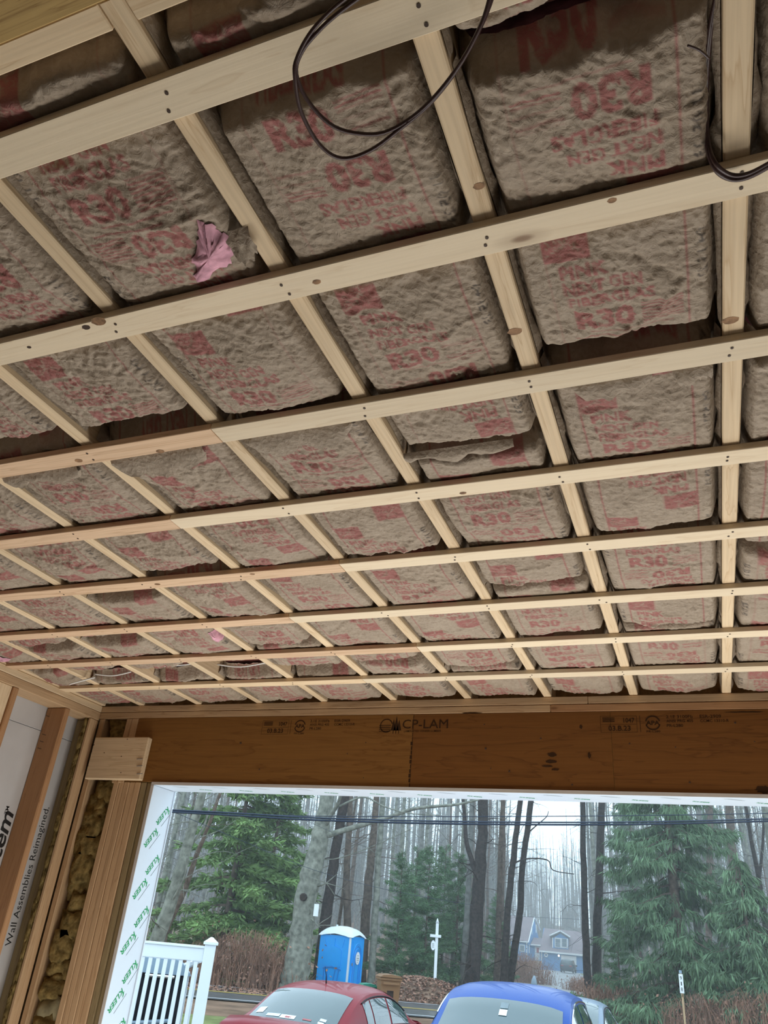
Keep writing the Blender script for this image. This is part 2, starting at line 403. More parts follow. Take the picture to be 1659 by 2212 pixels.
# strapping across the joists
SY = [.3032, .7051, 1.1174, 1.5169, 1.9222, 2.3409, 2.7415, 3.1483]
SW, ST = .0637, .0187
cuts = {0: [], 1: [], 2: [-3*JS-.005], 3: [-4*JS-.0], 4: [-3*JS], 5: [-4*JS], 6: [-3*JS+.0], 7: [-4*JS-.01]}
for k, y in enumerate(SY):
    xs = [XL+.024] + cuts[k] + [XR]
    for s in range(len(xs)-1):
        a, b = xs[s]+(.001 if s else 0), xs[s+1]-(.001 if s+1 < len(xs)-1 else 0)
        part = '' if len(xs) == 2 else (', reddish length nearer the grey wall' if s == 0 else ', pale length beyond its joint')
        mt = M['strap_red'] if (len(xs) == 3 and s == 0) else M['strap']
        if k == 7: mt = M['pine_x'] if s == 0 else M['strap']
        o = board('strapping_board', f'strapping nailed across the joists, {ORD[7-k]} from plywood header{part}', 'strapping',
                  a, b, y-SW, y, ZJ-ST, ZJ, mt, 'ceiling strapping', .0015)
        rr = random.Random(k*9+s)
        for i in range(-3, 9):
            x = -i*JS
            if a+.01 < x < b-.01:
                for q in (0, 1): nail(o, x+rr.uniform(-.012, .012), y-SW*(.3+.4*q)+rr.uniform(-.006, .006), ZJ-ST-.0005)
for k, y, xc in ((2, SY[2], -3*JS-.005), (3, SY[3], -4*JS), (4, SY[4], -3*JS), (5, SY[5], -4*JS)):
    pass
M['knot'] = plain('knot_wood', (.27, .15, .075), .6, .2, .5, 60.0)
def knot(px, py, r, dz, dark=False):
    # a knot showing as a flat oval in the sawn face of the board it lies in
    c = at_z(px, py, ZJ-dz); host = None
    for o in C.objects:
        if o.name.split('.')[0] not in ('ceiling_joist', 'strapping_board'): continue
        d = o.data.vertices; h = [max(abs(v.co[k]) for v in d) for k in (0, 1)]
        if abs(c.x-o.location.x) <= h[0] and abs(c.y-o.location.y) <= h[1] and ((dz > .01) == (o.name[0] == 's')): host = o
    if host is None: return
    n = 14; V = [(0, 0, 0)]+[(r*1.25*math.cos(2*PI*i/n)*(1+.12*math.sin(3*i)), r*.85*math.sin(2*PI*i/n), 0) for i in range(n)]
    k = mesh_np('knot', V, [(0, 1+(i+1) % n, 1+i) for i in range(n)], M['knot'] if not dark else M['rust'], host)
    k.location = (c.x-host.location.x, c.y-host.location.y, ZJ-dz-.0004-host.location.z)
for a in ((1035, 402, .008, 0), (1112, 716, .012, 0), (1578, 692, .012, 0), (1322, 433, .006, ST), (684, 609, .007, ST), (213, 694, .014, ST), (186, 707, .008, ST, True), (63, 750, .0045, ST, True), (170, 995, .010, ST), (346, 975, .010, ST), (340, 1262, .010, ST), (545, 1240, .008, ST), (860, 1031, .007, ST), (1000, 1065, .008, ST), (1170, 1088, .008, ST)): knot(*a)
# flush beam and blocking behind the camera side
tag(box('flush_beam', XS, XR+.14, -.062, .1265, ZJ-.004, ZJ+.235, M['lvl_edge'], None, .002), 'yellow laminated beam with thin ply lines along the ceiling edge', 'beam')
for i in range(-5, 8):
    board('blocking', f'pale blocking between joists beside the yellow laminated beam, {ORD[8-i-1]} bay from grey wall', 'blocking',
          -(i+1)*JS+JW/2+.002, -i*JS-JW/2-.0015, .1270, .1650, ZJ-.001, ZJ+.2, M['pine_x'], 'blocking along the beam', .002)

# ------------------------------------------------------------------ insulation batts with printed kraft facing
TP = .56; RES = .001
def raster(img, V, T, val=1.0):
    H, W = img.shape
    for t in T:
        p = V[t]; x0, y0 = np.floor(p.min(0)).astype(int); x1, y1 = np.ceil(p.max(0)).astype(int)
        x0, y0 = max(x0, 0), max(y0, 0); x1, y1 = min(x1, W-1), min(y1, H-1)
        if x1 < x0 or y1 < y0: continue
        X, Y = np.meshgrid(np.arange(x0, x1+1)+.5, np.arange(y0, y1+1)+.5)
        (ax, ay), (bx, by), (cx, cy) = p
        d = (by-cy)*(ax-cx)+(cx-bx)*(ay-cy)
        if abs(d) < 1e-9: continue
        l1 = ((by-cy)*(X-cx)+(cx-bx)*(Y-cy))/d; l2 = ((cy-ay)*(X-cx)+(ax-cx)*(Y-cy))/d
        ok = (l1 >= -.01) & (l2 >= -.01) & (l1+l2 <= 1.01)
        s = img[y0:y1+1, x0:x1+1]; s[ok] = val
def print_tile():
    W, H = 370, 560; red = np.zeros((H, W)); blk = np.zeros((H, W))
    def block(rot):
        b = np.zeros((H, W))
        def txt(s, u0, u1, v0, v1, bold, val=1.0):
            g, t, _ = glyphs(s, bold, 0)
            V = np.stack([(u0+g[:, 0]*(u1-u0)+.185)*1000, (v1-g[:, 1]*(v1-v0))*1000], 1); raster(b, V, t, val)
        o = -.015
        b[8:72, int((o-.105+.185)*1000):int((o-.022+.185)*1000)] = 1
        Y, X = np.mgrid[0:H, 0:W]; u = X/1000-.185-o; v = Y/1000
        sw = np.abs(np.hypot((u+.13)/1.0, (v-.005)/.75)-.075) < .0018; b[sw & (u > -.103) & (u < -.024) & (v > .01) & (v < .07)] = .15
        txt('Owens', o-.098, o-.055, .022, .034, .01, .2); txt('Corning', o-.098, o-.045, .037, .050, .01, .2)
        txt('PINK', o-.085, o+.005, .083, .114, .035); txt('NEXT GEN', o-.082, o+.06, .123, .152, .03)
        txt('FIBERGLAS', o-.078, o+.08, .161, .189, .03); txt('R30', o-.072, o+.04, .203, .262, .04)
        for i in range(8): b[int(204+i*7.4):int(206.6+i*7.4), int((o+.052+.185)*1000):int((o+.128+.185)*1000)] = .8
        b[271:273, int((o-.05+.185)*1000):int((o+.11+.185)*1000)] = .9
        return b[::-1, ::-1] if rot else b
    red = np.maximum(block(False), block(True))
    for u in (-.122, .122): c = int((u+.185)*1000); red[:, c-1:c+2] = np.maximum(red[:, c-1:c+2], .75)
    for s, v0 in (('04 15 23', .07), ('11 05 23', .37)):
        g, t, _ = glyphs(s, .012, 0)
        V = np.stack([(.158-g[:, 1]*.016+.185)*1000, (v0+g[:, 0]*.11)*1000], 1); raster(blk, V, t)
    return red, blk
RED, BLK = print_tile()
def blur(a, k):
    if k < 2: return a
    for ax in (0, 1):
        c = np.cumsum(np.concatenate([np.take(a, range(-k, 0), ax), a], ax), ax)
        n = a.shape[ax]; a = (np.take(c, range(k, n+k), ax)-np.take(c, range(0, n), ax))/k; a = np.roll(a, -(k//2), ax)
    return a
def sample(T, u, v):
    H, W = T.shape; x = np.clip((u+.185)*1000-.5, 0, W-1.001); y = (v*1000-.5) % H
    xi = x.astype(int); yi = y.astype(int); fx = x-xi; fy = y-yi; y2 = (yi+1) % H
    return (T[yi, xi]*(1-fx)+T[yi, xi+1]*fx)*(1-fy)+(T[y2, xi]*(1-fx)+T[y2, xi+1]*fx)*fy
def sm(a, b, x):
    t = np.clip((x-a)/(b-a), 0, 1); return t*t*(3-2*t)
def sag(xw, yw, hw, xc, y0, y1, seed, fine=True, e0=.03, e1=.03):
    """height of the facing relative to the joists' underside"""
    rs = nrs(seed); u = (xw-xc)
    s = np.zeros_like(yw); edges = [-.12] + [q-SW/2 for q in SY] + [3.55]
    for a, b in zip(edges[:-1], edges[1:]):
        t = np.clip((yw-a-.030)/(b-a-.060), 0, 1); amp = rs.uniform(.014, .030); s += amp*np.sin(PI*t)**.75*((yw >= a) & (yw < b))
    e = np.abs(u)/hw
    pil = 1-np.clip(e, 0, 1)**3.2
    z = .006 - s*pil + .060*sm(.84, 1.0, e)**1.3
    lo = vnoise(xw*7+3, yw*6, seed)*.55 + vnoise(xw*15, yw*13+7, seed+1)*.3
    z = z + (.011*lo)*(s > .002) + .003*lo
    # ends roll up out of sight
    z = z + .075*(1-sm(0, e0+.035, yw-y0+.008*vnoise(xw*22, yw*0, seed+5)))**1.6 + .075*(1-sm(0, e1+.035, y1-yw+.008*vnoise(xw*22, yw*0+9, seed+6)))**1.6
    if fine:
        wx = xw+.012*vnoise(xw*22, yw*22, seed+2); wy = yw+.012*vnoise(xw*22+9, yw*22, seed+3)
        a = .5+.5*vnoise(xw*5+1, yw*5, seed+4)
        r1 = np.abs(vnoise((wx+wy*.7)*38, (wy-wx*.5)*66, seed+7)); r2 = np.abs(vnoise((wx+wy*.5)*90, (wy-wx*.6)*130, seed+8))
        r3 = vnoise(wx*140, wy*140, seed+9)
        z = z - .0058*r1**.9*(.35+a) + .0036*r2**.9 - .0007*r3 + .001
        for q in range(5):          # a few long creases
            ang = rs.uniform(-.9, .9); cx = xc+rs.uniform(-.12, .12); cy = rs.uniform(y0, y1); ln = rs.uniform(.06, .16)
            d = (xw-cx)*math.sin(ang)+(yw-cy)*math.cos(ang)+.012*vnoise(xw*18, yw*18, seed+20+q); l = (xw-cx)*math.cos(ang)-(yw-cy)*math.sin(ang)
            z = z - .009*np.exp(-np.abs(d)/.007)*np.exp(-(l/ln)**2)*np.sign(rs.uniform(-1, 1)+.3)
    # the strapping holds the facing up
    for q in SY:
        g = np.clip(1-np.maximum(np.abs(yw-(q-SW/2))-SW/2-.004, 0)/.018, 0, 1); g = g*g*(3-2*g)
        z = z*(1-g) + np.maximum(z, .0035)*g
    return z
BATTS = []
def batt(b, y0, y1, phase, res, flip, label, e0=.012, e1=.010, shift=0.0):
    xr = -b*JS-JW/2; xl = -(b+1)*JS+JW/2
    if b == 8: xl = XL+.025
    xc = (xl+xr)/2; hw = (xr-xl)/2-.003; seed = 100+b*17+int(y0*31)
    nx = int(2*hw/res); ny = int((y1-y0)/res)
    xs = np.linspace(xc-hw, xc+hw, nx+1); ys = np.linspace(y0, y1, ny+1); X, Y = np.meshgrid(xs, ys)
    Z = sag(X, Y, hw, xc, y0, y1, seed, True, e0, e1)
    root = empty('insulation_batt', (xc, (y0+y1)/2, ZJ), 0, label, 'insulation', 'insulation batts in the ceiling')
    V = np.stack([X-xc, Y-(y0+y1)/2, Z], -1).reshape(-1, 3)
    idx = np.arange((nx+1)*(ny+1)).reshape(ny+1, nx+1)
    Fq = np.stack([idx[:-1, :-1], idx[1:, :-1], idx[1:, 1:], idx[:-1, 1:]], -1).reshape(-1, 4)
    o = mesh_np('paper_facing', V, Fq, M['kraft'], root, True)
    k = int(res*1000); u = (X-xc+shift).ravel(); v = (Y-phase).ravel()
    if flip: u = -u; v = -v
    for nm, T in (('red_print', RED), ('black_print', BLK)):
        at_ = o.data.attributes.new(nm, 'FLOAT', 'POINT')
        val = sample(blur(T, max(1, k//2)), u, v)
        at_.data.foreach_set('value', np.clip(val*1.25, 0, 1).astype(np.float32))
    # fluffy core above the paper
    rs = nrs(seed); cxs = np.linspace(-hw+.006, hw-.006, 7); cys = np.linspace(y0+.02, y1-.02, 11)-(y0+y1)/2
    mb = MB(); mb.box(-hw+.006, hw-.006, y0-(y0+y1)/2+.02, y1-(y0+y1)/2-.02, .085, .225); mb.build('fiberglass_core', M['fiberglass'], root)
    # stapling flanges along both joists
    for sgn in (-1, 1):
        n = int((y1-y0)/.02); yy = np.linspace(y0, y1, n+1); nz = 4
        P = []
        base = hw+.001
        for j in range(nz):
            t = j/(nz-1)
            off = (.004+.010*np.clip(vnoise(yy*9, yy*0+sgn, seed+31), 0, 1)+.008*np.clip(vnoise(yy*25, yy*0+2, seed+32), 0, 1))*math.sin(PI*min(1, t*1.2))
            zz = .012+.010*vnoise(yy*6, yy*0+4+sgn, seed+33)+t*.060
            P.append(np.stack([sgn*(base-off), yy-(y0+y1)/2, zz], -1))
        P = np.stack(P, 1).reshape(-1, 3); ii = np.arange((n+1)*nz).reshape(n+1, nz)
        Fq = np.stack([ii[:-1, :-1], ii[1:, :-1], ii[1:, 1:], ii[:-1, 1:]], -1).reshape(-1, 4)
        mesh_np('paper_flange', P, Fq, M['kraft'], root, True)
    BATTS.append((b, y0, y1, root, xc, hw, seed))
    return root
def flap(root, xw0, xw1, yw, drop, slope=.35, seed=1):
    """torn facing hanging down from a strap: ragged lower edge"""
    n = 26; t = np.linspace(0, 1, n+1); x = xw0+(xw1-xw0)*t; rs = nrs(seed); rows = 6; P = []
    rag = drop*(.55+.45*np.sin(PI*t)**.5+.25*vnoise(t*6, t*0, seed)+.12*vnoise(t*19, t*0, seed+1))
    for j in range(rows):
        q = j/(rows-1)
        P.append(np.stack([x-root.location.x, yw+1.15*rag*q+.010*vnoise(t*5, t*0+q, seed+2)*q-root.location.y, -.002-rag*q*(.12+.3*q)-.010*math.sin(PI*q)+.006*vnoise(t*7+q*2, t*0+q*3, seed+3)*q], -1))
    P = np.stack(P, 1).reshape(-1, 3); ii = np.arange((n+1)*rows).reshape(n+1, rows)
    Fq = np.stack([ii[:-1, :-1], ii[1:, :-1], ii[1:, 1:], ii[:-1, 1:]], -1).reshape(-1, 4)
    o = mesh_np('torn_flap', P, Fq, M['kraft'], root, True); o['label'] = 'torn paper flap hanging down'; return o
RUN = {-2: [(.17, 1.3, .44), (1.32, 2.4, 1.5), (2.42, 3.46, 2.5)],
       -1: [(.17, 1.10, .20), (1.13, 2.02, 1.30), (2.04, 3.46, 2.62)],
       0: [(.17, .36, .13), (.372, 1.03, .70), (1.05, 1.86, 1.155), (1.885, 2.60, 1.80), (2.62, 3.455, 2.58)],
       1: [(.17, .30, .2), (.315, 1.31, .715), (1.325, 2.16, 1.42), (2.18, 2.68, 2.26), (2.70, 3.46, 2.66)],
       2: [(.17, 1.075, .735), (1.11, 1.86, 1.06), (1.88, 3.0, 1.95), (3.02, 3.47, 3.18)],
       3: [(.17, 1.02, .72), (1.06, 1.90, 1.22), (1.92, 2.86, 1.92), (2.88, 3.46, 3.13)],
       4: [(.17, 1.00, .50), (1.02, 1.83, 1.04), (1.85, 2.60, 2.12), (2.62, 2.93, 2.62), (3.05, 3.47, 3.10)],
       5: [(.17, 1.05, .60), (1.08, 1.98, 1.2), (2.0, 2.82, 2.08), (3.02, 3.47, 2.9)],
       6: [(.17, 1.5, .4), (1.52, 2.42, 1.75), (2.44, 2.85, 2.5), (3.02, 3.47, 3.02)],
       7: [(.17, 1.4, .4), (1.42, 2.46, 1.6), (2.48, 2.84, 2.45), (3.0, 3.47, 3.15)],
       8: [(.17, 1.9, .4), (1.92, 2.8, 2.0), (2.82, 3.47, 2.9)]}
for b, runs in RUN.items():
    n = len(runs)
    for q, (a, c, ph) in enumerate(runs):
        res = .008 if b < -1 else (.0038 if a < 1.0 else (.0045 if a < 2.0 else .006))
        pos = ORD[n-1-q]
        lab = f'kraft faced insulation batt, {pos} from plywood header, in {ORD[8-b]} joist bay from grey wall'
        batt(b, a, c, ph, res, (b*3+q*7) % 5 == 1, lab)
def broot(b, y):
    for q in BATTS:
        if q[0] == b and q[1] <= y <= q[2]: return q
flap(broot(2, 1.2)[3], -1.17, -.86, SY[2]+.002, .055, .5, 5)
flap(broot(0, 1.2)[3], -.33, -.16, SY[2]+.002, .04, .6, 8)
flap(broot(0, 1.2)[3], -.12, -.04, SY[2]+.002, .05, .6, 9)
flap(broot(4, 1.2)[3], -2.0, -1.72, SY[2]+.004, .05, .5, 11)
flap(broot(3, 1.2)[3], -1.60, -1.30, SY[2]+.006, .06, .6, 12)
flap(broot(1, 1.45)[3], -.79, -.50, 1.30, .03, .8, 14)
flap(broot(4, 2.2)[3], -1.98, -1.66, SY[5]+.002, .03, .6, 15)
def tear(b, pts, label):
    """pink wool showing through a rip in the paper: a padded patch with a curled lip of paper beside it"""
    q = broot(b, pts[0][1]); root, xc, hw, seed = q[3], q[4], q[5], q[6]
    P = np.array(pts); c = P.mean(0); V = []; Fs = []; R = 5; n = len(P)*6
    ring = []
    for i in range(len(P)):
        for t in np.linspace(0, 1, 6, endpoint=False): ring.append(P[i]*(1-t)+P[(i+1) % len(P)]*t)
    ring = np.array(ring)+.006*nrs(3).uniform(-1, 1, (n, 2))
    for j in range(R):
        k = 1-j/R
        for p in c+(ring-c)*k: V.append((p[0], p[1], .014*(1-k**3)))
    V.append((c[0], c[1], .016)); V = np.array(V)
    z = sag(V[:, 0], V[:, 1], hw, xc, q[1], q[2], seed)
    V[:, 2] = z-.0025-V[:, 2]+.004*vnoise(V[:, 0]*60, V[:, 1]*60, 5); V[:, 0] -= root.location.x; V[:, 1] -= root.location.y
    for j in range(R-1):
        for i in range(n): a = j*n+i; b2 = j*n+(i+1) % n; Fs.append((a, b2, b2+n, a+n))
    for i in range(n): Fs.append(((R-1)*n+i, (R-1)*n+(i+1) % n, len(V)-1))
    o = mesh_np('exposed_wool', V, Fs, M['fiberglass'], root, True); o['label'] = label
    return root
r = tear(2, [(-.893, .478), (-.873, .50), (-.862, .535), (-.868, .575), (-.90, .60), (-.985, .622), (-.965, .585), (-.925, .53)], 'pink wool bulging through a rip')
flap(r, -.868, -.818, .53, .05, .9, 21)
tear(5, [(-2.10, 2.42), (-2.06, 2.43), (-2.05, 2.50), (-2.10, 2.52)], 'pink wool showing at the paper edge')
tear(8, [(-3.45, 2.50), (-3.38, 2.49), (-3.36, 2.56), (-3.43, 2.60)], 'pink wool showing at the paper edge')
tear(7, [(-3.18, 2.44), (-3.10, 2.45), (-3.10, 2.50), (-3.17, 2.49)], 'pink wool showing at the paper edge')

# cables under the ceiling
def cable(name, label, pts, r, mat, k=5, n=6):
    mb = MB(); mb.tube(smooth_path(pts, k), r, n); return tag(mb.build(name, mat, None, True), label, 'cable')
l1 = [(765, -18), (712, 25), (668, 75), (641, 128), (637, 165), (650, 240), (690, 312), (738, 342), (800, 325), (868, 275), (930, 222), (990, 145), (1040, 52), (1062, -20)]
l2 = [(800, -22), (735, 25), (690, 65), (652, 112), (640, 160), (668, 222), (722, 274), (790, 290), (842, 282), (905, 242), (962, 182), (1012, 108), (1047, 38), (1068, -20)]
for l, dz, wd in ((l1, -.055, 'longer'), (l2, -.050, 'shorter')):
    cable('electrical_cable', f'brown cable hanging in a loop over the strapping, {wd} of two strands', [at_z(x, y, ZJ+dz-(.05*math.sin(PI*i/13))) for i, (x, y) in enumerate(l)], .0030, M['wire_brown'])
l3 = [(1552, -15, .03), (1537, 60, .03), (1528, 150, .03), (1526, 240, .025), (1530, 310, .0), (1548, 356, -.03), (1580, 378, -.032), (1620, 374, -.04), (1675, 345, -.06)]
for dx, wd in ((0, 'upper'), (6, 'lower')):
    cable('electrical_cable', f'brown cable running down beside a joist and under the strapping, {wd} strand', [at_z(x-dx*.6, y+dx*(1.5 if y > 340 else .2), ZJ+z) for x, y, z in l3], .0036, M['wire_brown'])
cable('cable_stub', 'short brown cable end with a knob poking from insulation', [at_z(1533, 128, ZJ-.01), at_z(1510, 108, ZJ-.012), at_z(1485, 98, ZJ-.012)], .0018, M['wire_brown'])
# thin white cable through the joist bays near the header
for b, pts in ((7, [(150, 1478), (175, 1471), (205, 1463)]), (6, [(205, 1456), (245, 1459), (283, 1451)]), (5, [(325, 1440), (385, 1437), (438, 1430)]), (4, [(470, 1435), (520, 1440), (575, 1431)]), (3, [(672, 1424), (705, 1428), (735, 1425)])):
    cable('white_cable', f'thin white cable sagging across the {ORD[8-b]} joist bay from grey wall', [at(x, y, 2.93+.02*i) for i, (x, y) in enumerate(pts)], .0045, M['wire_white'])

# ------------------------------------------------------------------ front wall framing
T2 = .0385
PLT = [(ZJ-T2, ZJ, 'upper'), (ZJ-2*T2, ZJ-T2-.0015, 'lower')]
board('top_plate', 'upper top plate over the plywood header, brown length by the grey wall', 'plate', XS, -.62, YF, YF+.14, ZJ-T2, ZJ-.001, M['spruce_x'], None, .003)
board('top_plate', 'upper top plate over the plywood header, length with the torn pale edge', 'plate', -.619, XR, YF+.001, YF+.14, ZJ-T2, ZJ-.001, M['spruce_x'], None, .003)
board('top_plate', 'lower top plate over the plywood header, greyish length by the grey wall', 'plate', XS, -.80, YF, YF+.14, ZJ-2*T2, ZJ-T2-.0015, M['spruce_x'], None, .003)
board('top_plate', 'lower top plate over the plywood header, reddish length', 'plate', -.799, XR, YF, YF+.14, ZJ-2*T2, ZJ-T2-.0015, M['fir_x'], None, .003)
# header
HX0, HX1, HZ0, HZ1 = -3.245, 1.80, ZJ-.440, ZJ-2*T2-.001
hd = empty('header_beam', (-.7, YF, HZ0), 0, 'orange brown laminated plywood header spanning the wide opening', 'beam')
def loc_box(name, x0, x1, y0, y1, z0, z1, mat, parent, bev=0):
    p = parent.location; return box_rel(name, x0-p.x, x1-p.x, y0-p.y, y1-p.y, z0-p.z, z1-p.z, mat, parent, bev)
def box_rel(name, x0, x1, y0, y1, z0, z1, mat, parent, bev=0):
    return box(name, x0, x1, y0, y1, z0, z1, mat, parent, bev)
loc_box('beam_core', HX0, HX1, YF+.004, YF+.135, HZ0, HZ1, M['lvl_edge'], hd)
loc_box('face_veneer', HX0, -1.505, YF, YF+.004, HZ0, HZ1, M['lvl_face_pale'], hd, .0005)
loc_box('face_veneer', -1.5035, -.52, YF+.0006, YF+.004, HZ0, HZ1, M['lvl_face_dark'], hd, .0005)
loc_box('face_veneer', -.5185, HX1, YF+.0003, YF+.004, HZ0, HZ1, M['lvl_face_dark'], hd, .0005)
# ragged glue line between the first two veneers
mb = MB()
for i in range(16):
    z = HZ0+(HZ1-HZ0)*i/16; wdt = .002+.006*abs(math.sin(i*2.3)) if i < 10 else .0015
    mb.box(-1.5045-wdt-hd.location.x, -1.5035+wdt*.3-hd.location.x, -.0004, .001, z-HZ0, z+(HZ1-HZ0)/16*.8-HZ0)
mb.build('glue_line', M['stamp'], hd)
def stamps(x0):
    """mill stamp, x0 = its left edge in the wall plane; letters lie 0.5 mm proud of the veneer"""
    h = HZ1-.010; it = []
    def line(x, y, X, Y): it.append(('RECT', x, y, X, Y))
    for y in (-.012, -.052, -.088): line(.0, y-.0012, .165, y)
    for x in (0, .1638): line(x, -.088, x+.0012, -.012)
    it += [('1047', .105, -.044, .022, .050, .02, 0), ('03.B.23', .035, -.082, .024, .10, .02, 0)]
    for y in (-.024, -.032, -.040): it.append(('RECT', .01, y, .065, y+.004))
    line(.178, -.088, .180, -.012)
    it += [('RING', .235, -.046, .034, .034, .006, .25, PI-.25), ('RING', .235, -.046, .034, .034, .006, PI+.25, 2*PI-.25), ('APA', .205, -.056, .020, .060, .03, 0), ('PR-L280', .205, -.090, .009, .06, .01, 0)]
    it += [('2.1E 3100Fb', .295, -.026, .014, .115, .008, 0), ('ANSI PRG 405', .295, -.045, .013, .115, .008, 0), ('PR-L280', .295, -.066, .013, .07, .008, 0)]
    it += [('ESR-2909', .44, -.026, .014, .09, .008, 0), ('CCMC 13310-R', .44, -.045, .013, .12, .008, 0)]
    return letter_mesh('mill_stamp', it, M['stamp'], hd, Vector((x0, YF-.0006, h))-hd.location, (1, 0, 0), (0, 0, 1))
stamps(at(568, 1560, YF).x); stamps(at(1297, 1560, YF).x)
x0 = at(822, 1560, YF).x
it = [('RING', .035, -.05, .036, .036, .005, .3, PI*1.75), ('CP-LAM', .125, -.066, .046, .245, .0, 0)]
for i in range(4): it.append(('RECT', -.005, -.05-i*.010, .06, -.0465-i*.010))
for x, h_, y in ((.075, .06, -.075), (.09, .075, -.075), (.105, .055, -.075)):
    it.append(('POLY', [(x-.014, y), (x+.014, y), (x, y+h_)])); it.append(('RECT', x-.002, y-.016, x+.002, y))
it.append(('LAMINATED VENEER LUMBER', .135, -.084, .010, .20, .005, 0))
letter_mesh('mill_stamp', it, M['stamp'], hd, Vector((x0, YF-.0007, HZ1-.008))-hd.location, (1, 0, 0), (0, 0, 1))
# dark water stains printed into the veneer as thin irregular patches
def stain(px, py, rx, rz, seed):
    c = at(px, py, YF); n = 26; rs = nrs(seed); P = [(0, 0)]
    P += [(rx*(.6+.4*rs.rand())*math.cos(2*PI*i/n), rz*(.5+.5*rs.rand())*math.sin(2*PI*i/n)) for i in range(n)]
    V = [Vector((c.x+a-hd.location.x, -.0005, c.z+b-hd.location.z)) for a, b in P]
    mesh_np('dark_stain', V, [(0, 1+i, 1+(i+1) % n) for i in range(n)], M['stamp'], hd)
for a in ((1193, 1630, .030, .012, 1), (1190, 1645, .035, .010, 2), (1200, 1662, .022, .007, 3), (1273, 1632, .008, .018, 4), (1649, 1705, .04, .02, 5), (1018, 1540, .06, .004, 6), (1610, 1538, .10, .004, 7), (1183, 1655, .03, .006, 9), (1255, 1570, .008, .012, 10)): stain(*a)
for px, py in ((1168, 1595), (1046, 1565), (1049, 1617), (1060, 1660), (1100, 1666), (1236, 1695), (1459, 1614), (1588, 1561), (1630, 1602), (1490, 1690), (790, 1604), (785, 1680), (560, 1662), (520, 1605), (750, 1628), (1360, 1606)):
    c = at(px, py, YF); nail(hd, c.x, YF-.0005, c.z, axis='y').scale = (rnd.uniform(.8, 2.2),)*3

# king stud, stub studs and lamination studs of the opening
def stud(label, x0, x1, y0, y1, z0, z1, mat='spruce_z', name='wall_stud', cat='stud'): return board(name, label, cat, x0, x1, y0, y1, z0, z1, M[mat], None, .004)
PZ = ZJ-2*T2-.001
stud('corner stud of front wall, first by the grey sheathed wall', -3.538, -3.500, YF, YF+.14, 0, PZ)
stud('stud against the header end, above the nailed scab block', -3.335, -3.297, YF, YF+.14, ZJ-.45, PZ, 'spruce_z')
stud('narrow stud touching the header end, above the scab block', -3.296, -3.247, YF, YF+.14, ZJ-.45, PZ, 'spruce_z')
xx = [-3.318, -3.280, -3.2425, -3.205, -3.1665, -3.128]
for i in range(5):
    stud(f'jack stud ply under the header, {ORD[i]} of five from the wool filled bay', xx[i], xx[i+1]-.0012, YF+(.002*(i % 2)), YF+.14, 0, HZ0-.002, 'spruce_z')
stud('greenish treated stud beside the jack stud plies', -3.126, -3.090, YF+.003, YF+.14, 0, HZ0-.002, 'treated_z')
stud('greenish treated stud backing the white jamb board', -3.089, -3.048, YF+.012, YF+.14, 0, HZ0-.002, 'treated_z')
# scab block nailed over header end and studs
bk = board('scab_block', 'square pine block nailed over the header end and studs', 'block', -3.505, -3.112, YF-.038, YF-.001, ZJ-.437, ZJ-.198, M['pine_x'], None, .005)
for px, py in ((203, 1609), (198, 1624), (190, 1654), (262, 1634), (261, 1669), (275, 1597), (225, 1626)):
    c = at(px, py, YF-.038); nail(bk, c.x, YF-.0385, c.z, axis='y')
for py in (1640, 1655, 1672):
    c = at(302, py, YF-.038); mb = MB(); mb.tube([(c.x-.02-bk.location.x, YF-.040-bk.location.y, c.z-bk.location.z), (c.x+.02-bk.location.x, YF-.041-bk.location.y, c.z+.002-bk.location.z)], .002, 5); mb.build('bent_nail', M['steel'], bk)
# yellow wool stuffed in the bays: heaps of torn handfuls
def wool(label, x0, x1, y0, y1, z0, z1, n, seed, axis='y', pale=None):
    rs = random.Random(seed); root = empty('loose_wool', ((x0+x1)/2, (y0+y1)/2, z0), 0, label, 'insulation', 'yellow wool stuffed in wall cavities')
    for i in range(n):
        bm = bmesh.new(); bmesh.ops.create_icosphere(bm, subdivisions=3, radius=1)
        cz = z0+(z1-z0)*(i+.5)/n; hx, hy, hz = (x1-x0)*rs.uniform(.36, .56), (y1-y0)*rs.uniform(.40, .55), (z1-z0)/n*rs.uniform(.6, .95)
        if axis == 'y': cx, cy = rs.uniform(x0+hx*.85, x1-hx*.85) if x1-x0 > 2*hx else (x0+x1)/2, (y0+y1)/2
        else: cx, cy = (x0+x1)/2, (y0+y1)/2
        s = rs.uniform(0, 50)
        for v in bm.verts:
            p = v.co.copy(); q = np.array([p.x*2.2+s, p.y*2.2+p.z*1.7])
            k = 1+.28*float(vnoise(np.array([q[0]]), np.array([q[1]]), seed)[0])+.16*float(vnoise(np.array([q[0]*2.7]), np.array([q[1]*2.7]), seed+1)[0])
            f = lambda a: math.copysign(abs(a)**.6, a)
            v.co = Vector((min(max(cx+f(p.x)*hx*k, x0), x1), min(max(cy+f(p.y)*hy*k, y0), y1), cz+f(p.z)*hz*k))-root.location
        o = from_bm('wool_tuft', bm, M['wool_pale'] if pale == i else M['wool'], root, True)
    return root
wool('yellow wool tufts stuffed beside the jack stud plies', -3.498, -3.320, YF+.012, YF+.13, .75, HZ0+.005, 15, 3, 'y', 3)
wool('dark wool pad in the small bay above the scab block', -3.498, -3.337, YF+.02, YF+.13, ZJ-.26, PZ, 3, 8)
box('backing_panel', 0, .001, 0, .001, 0, .001, M['osb'], wf) if False else None

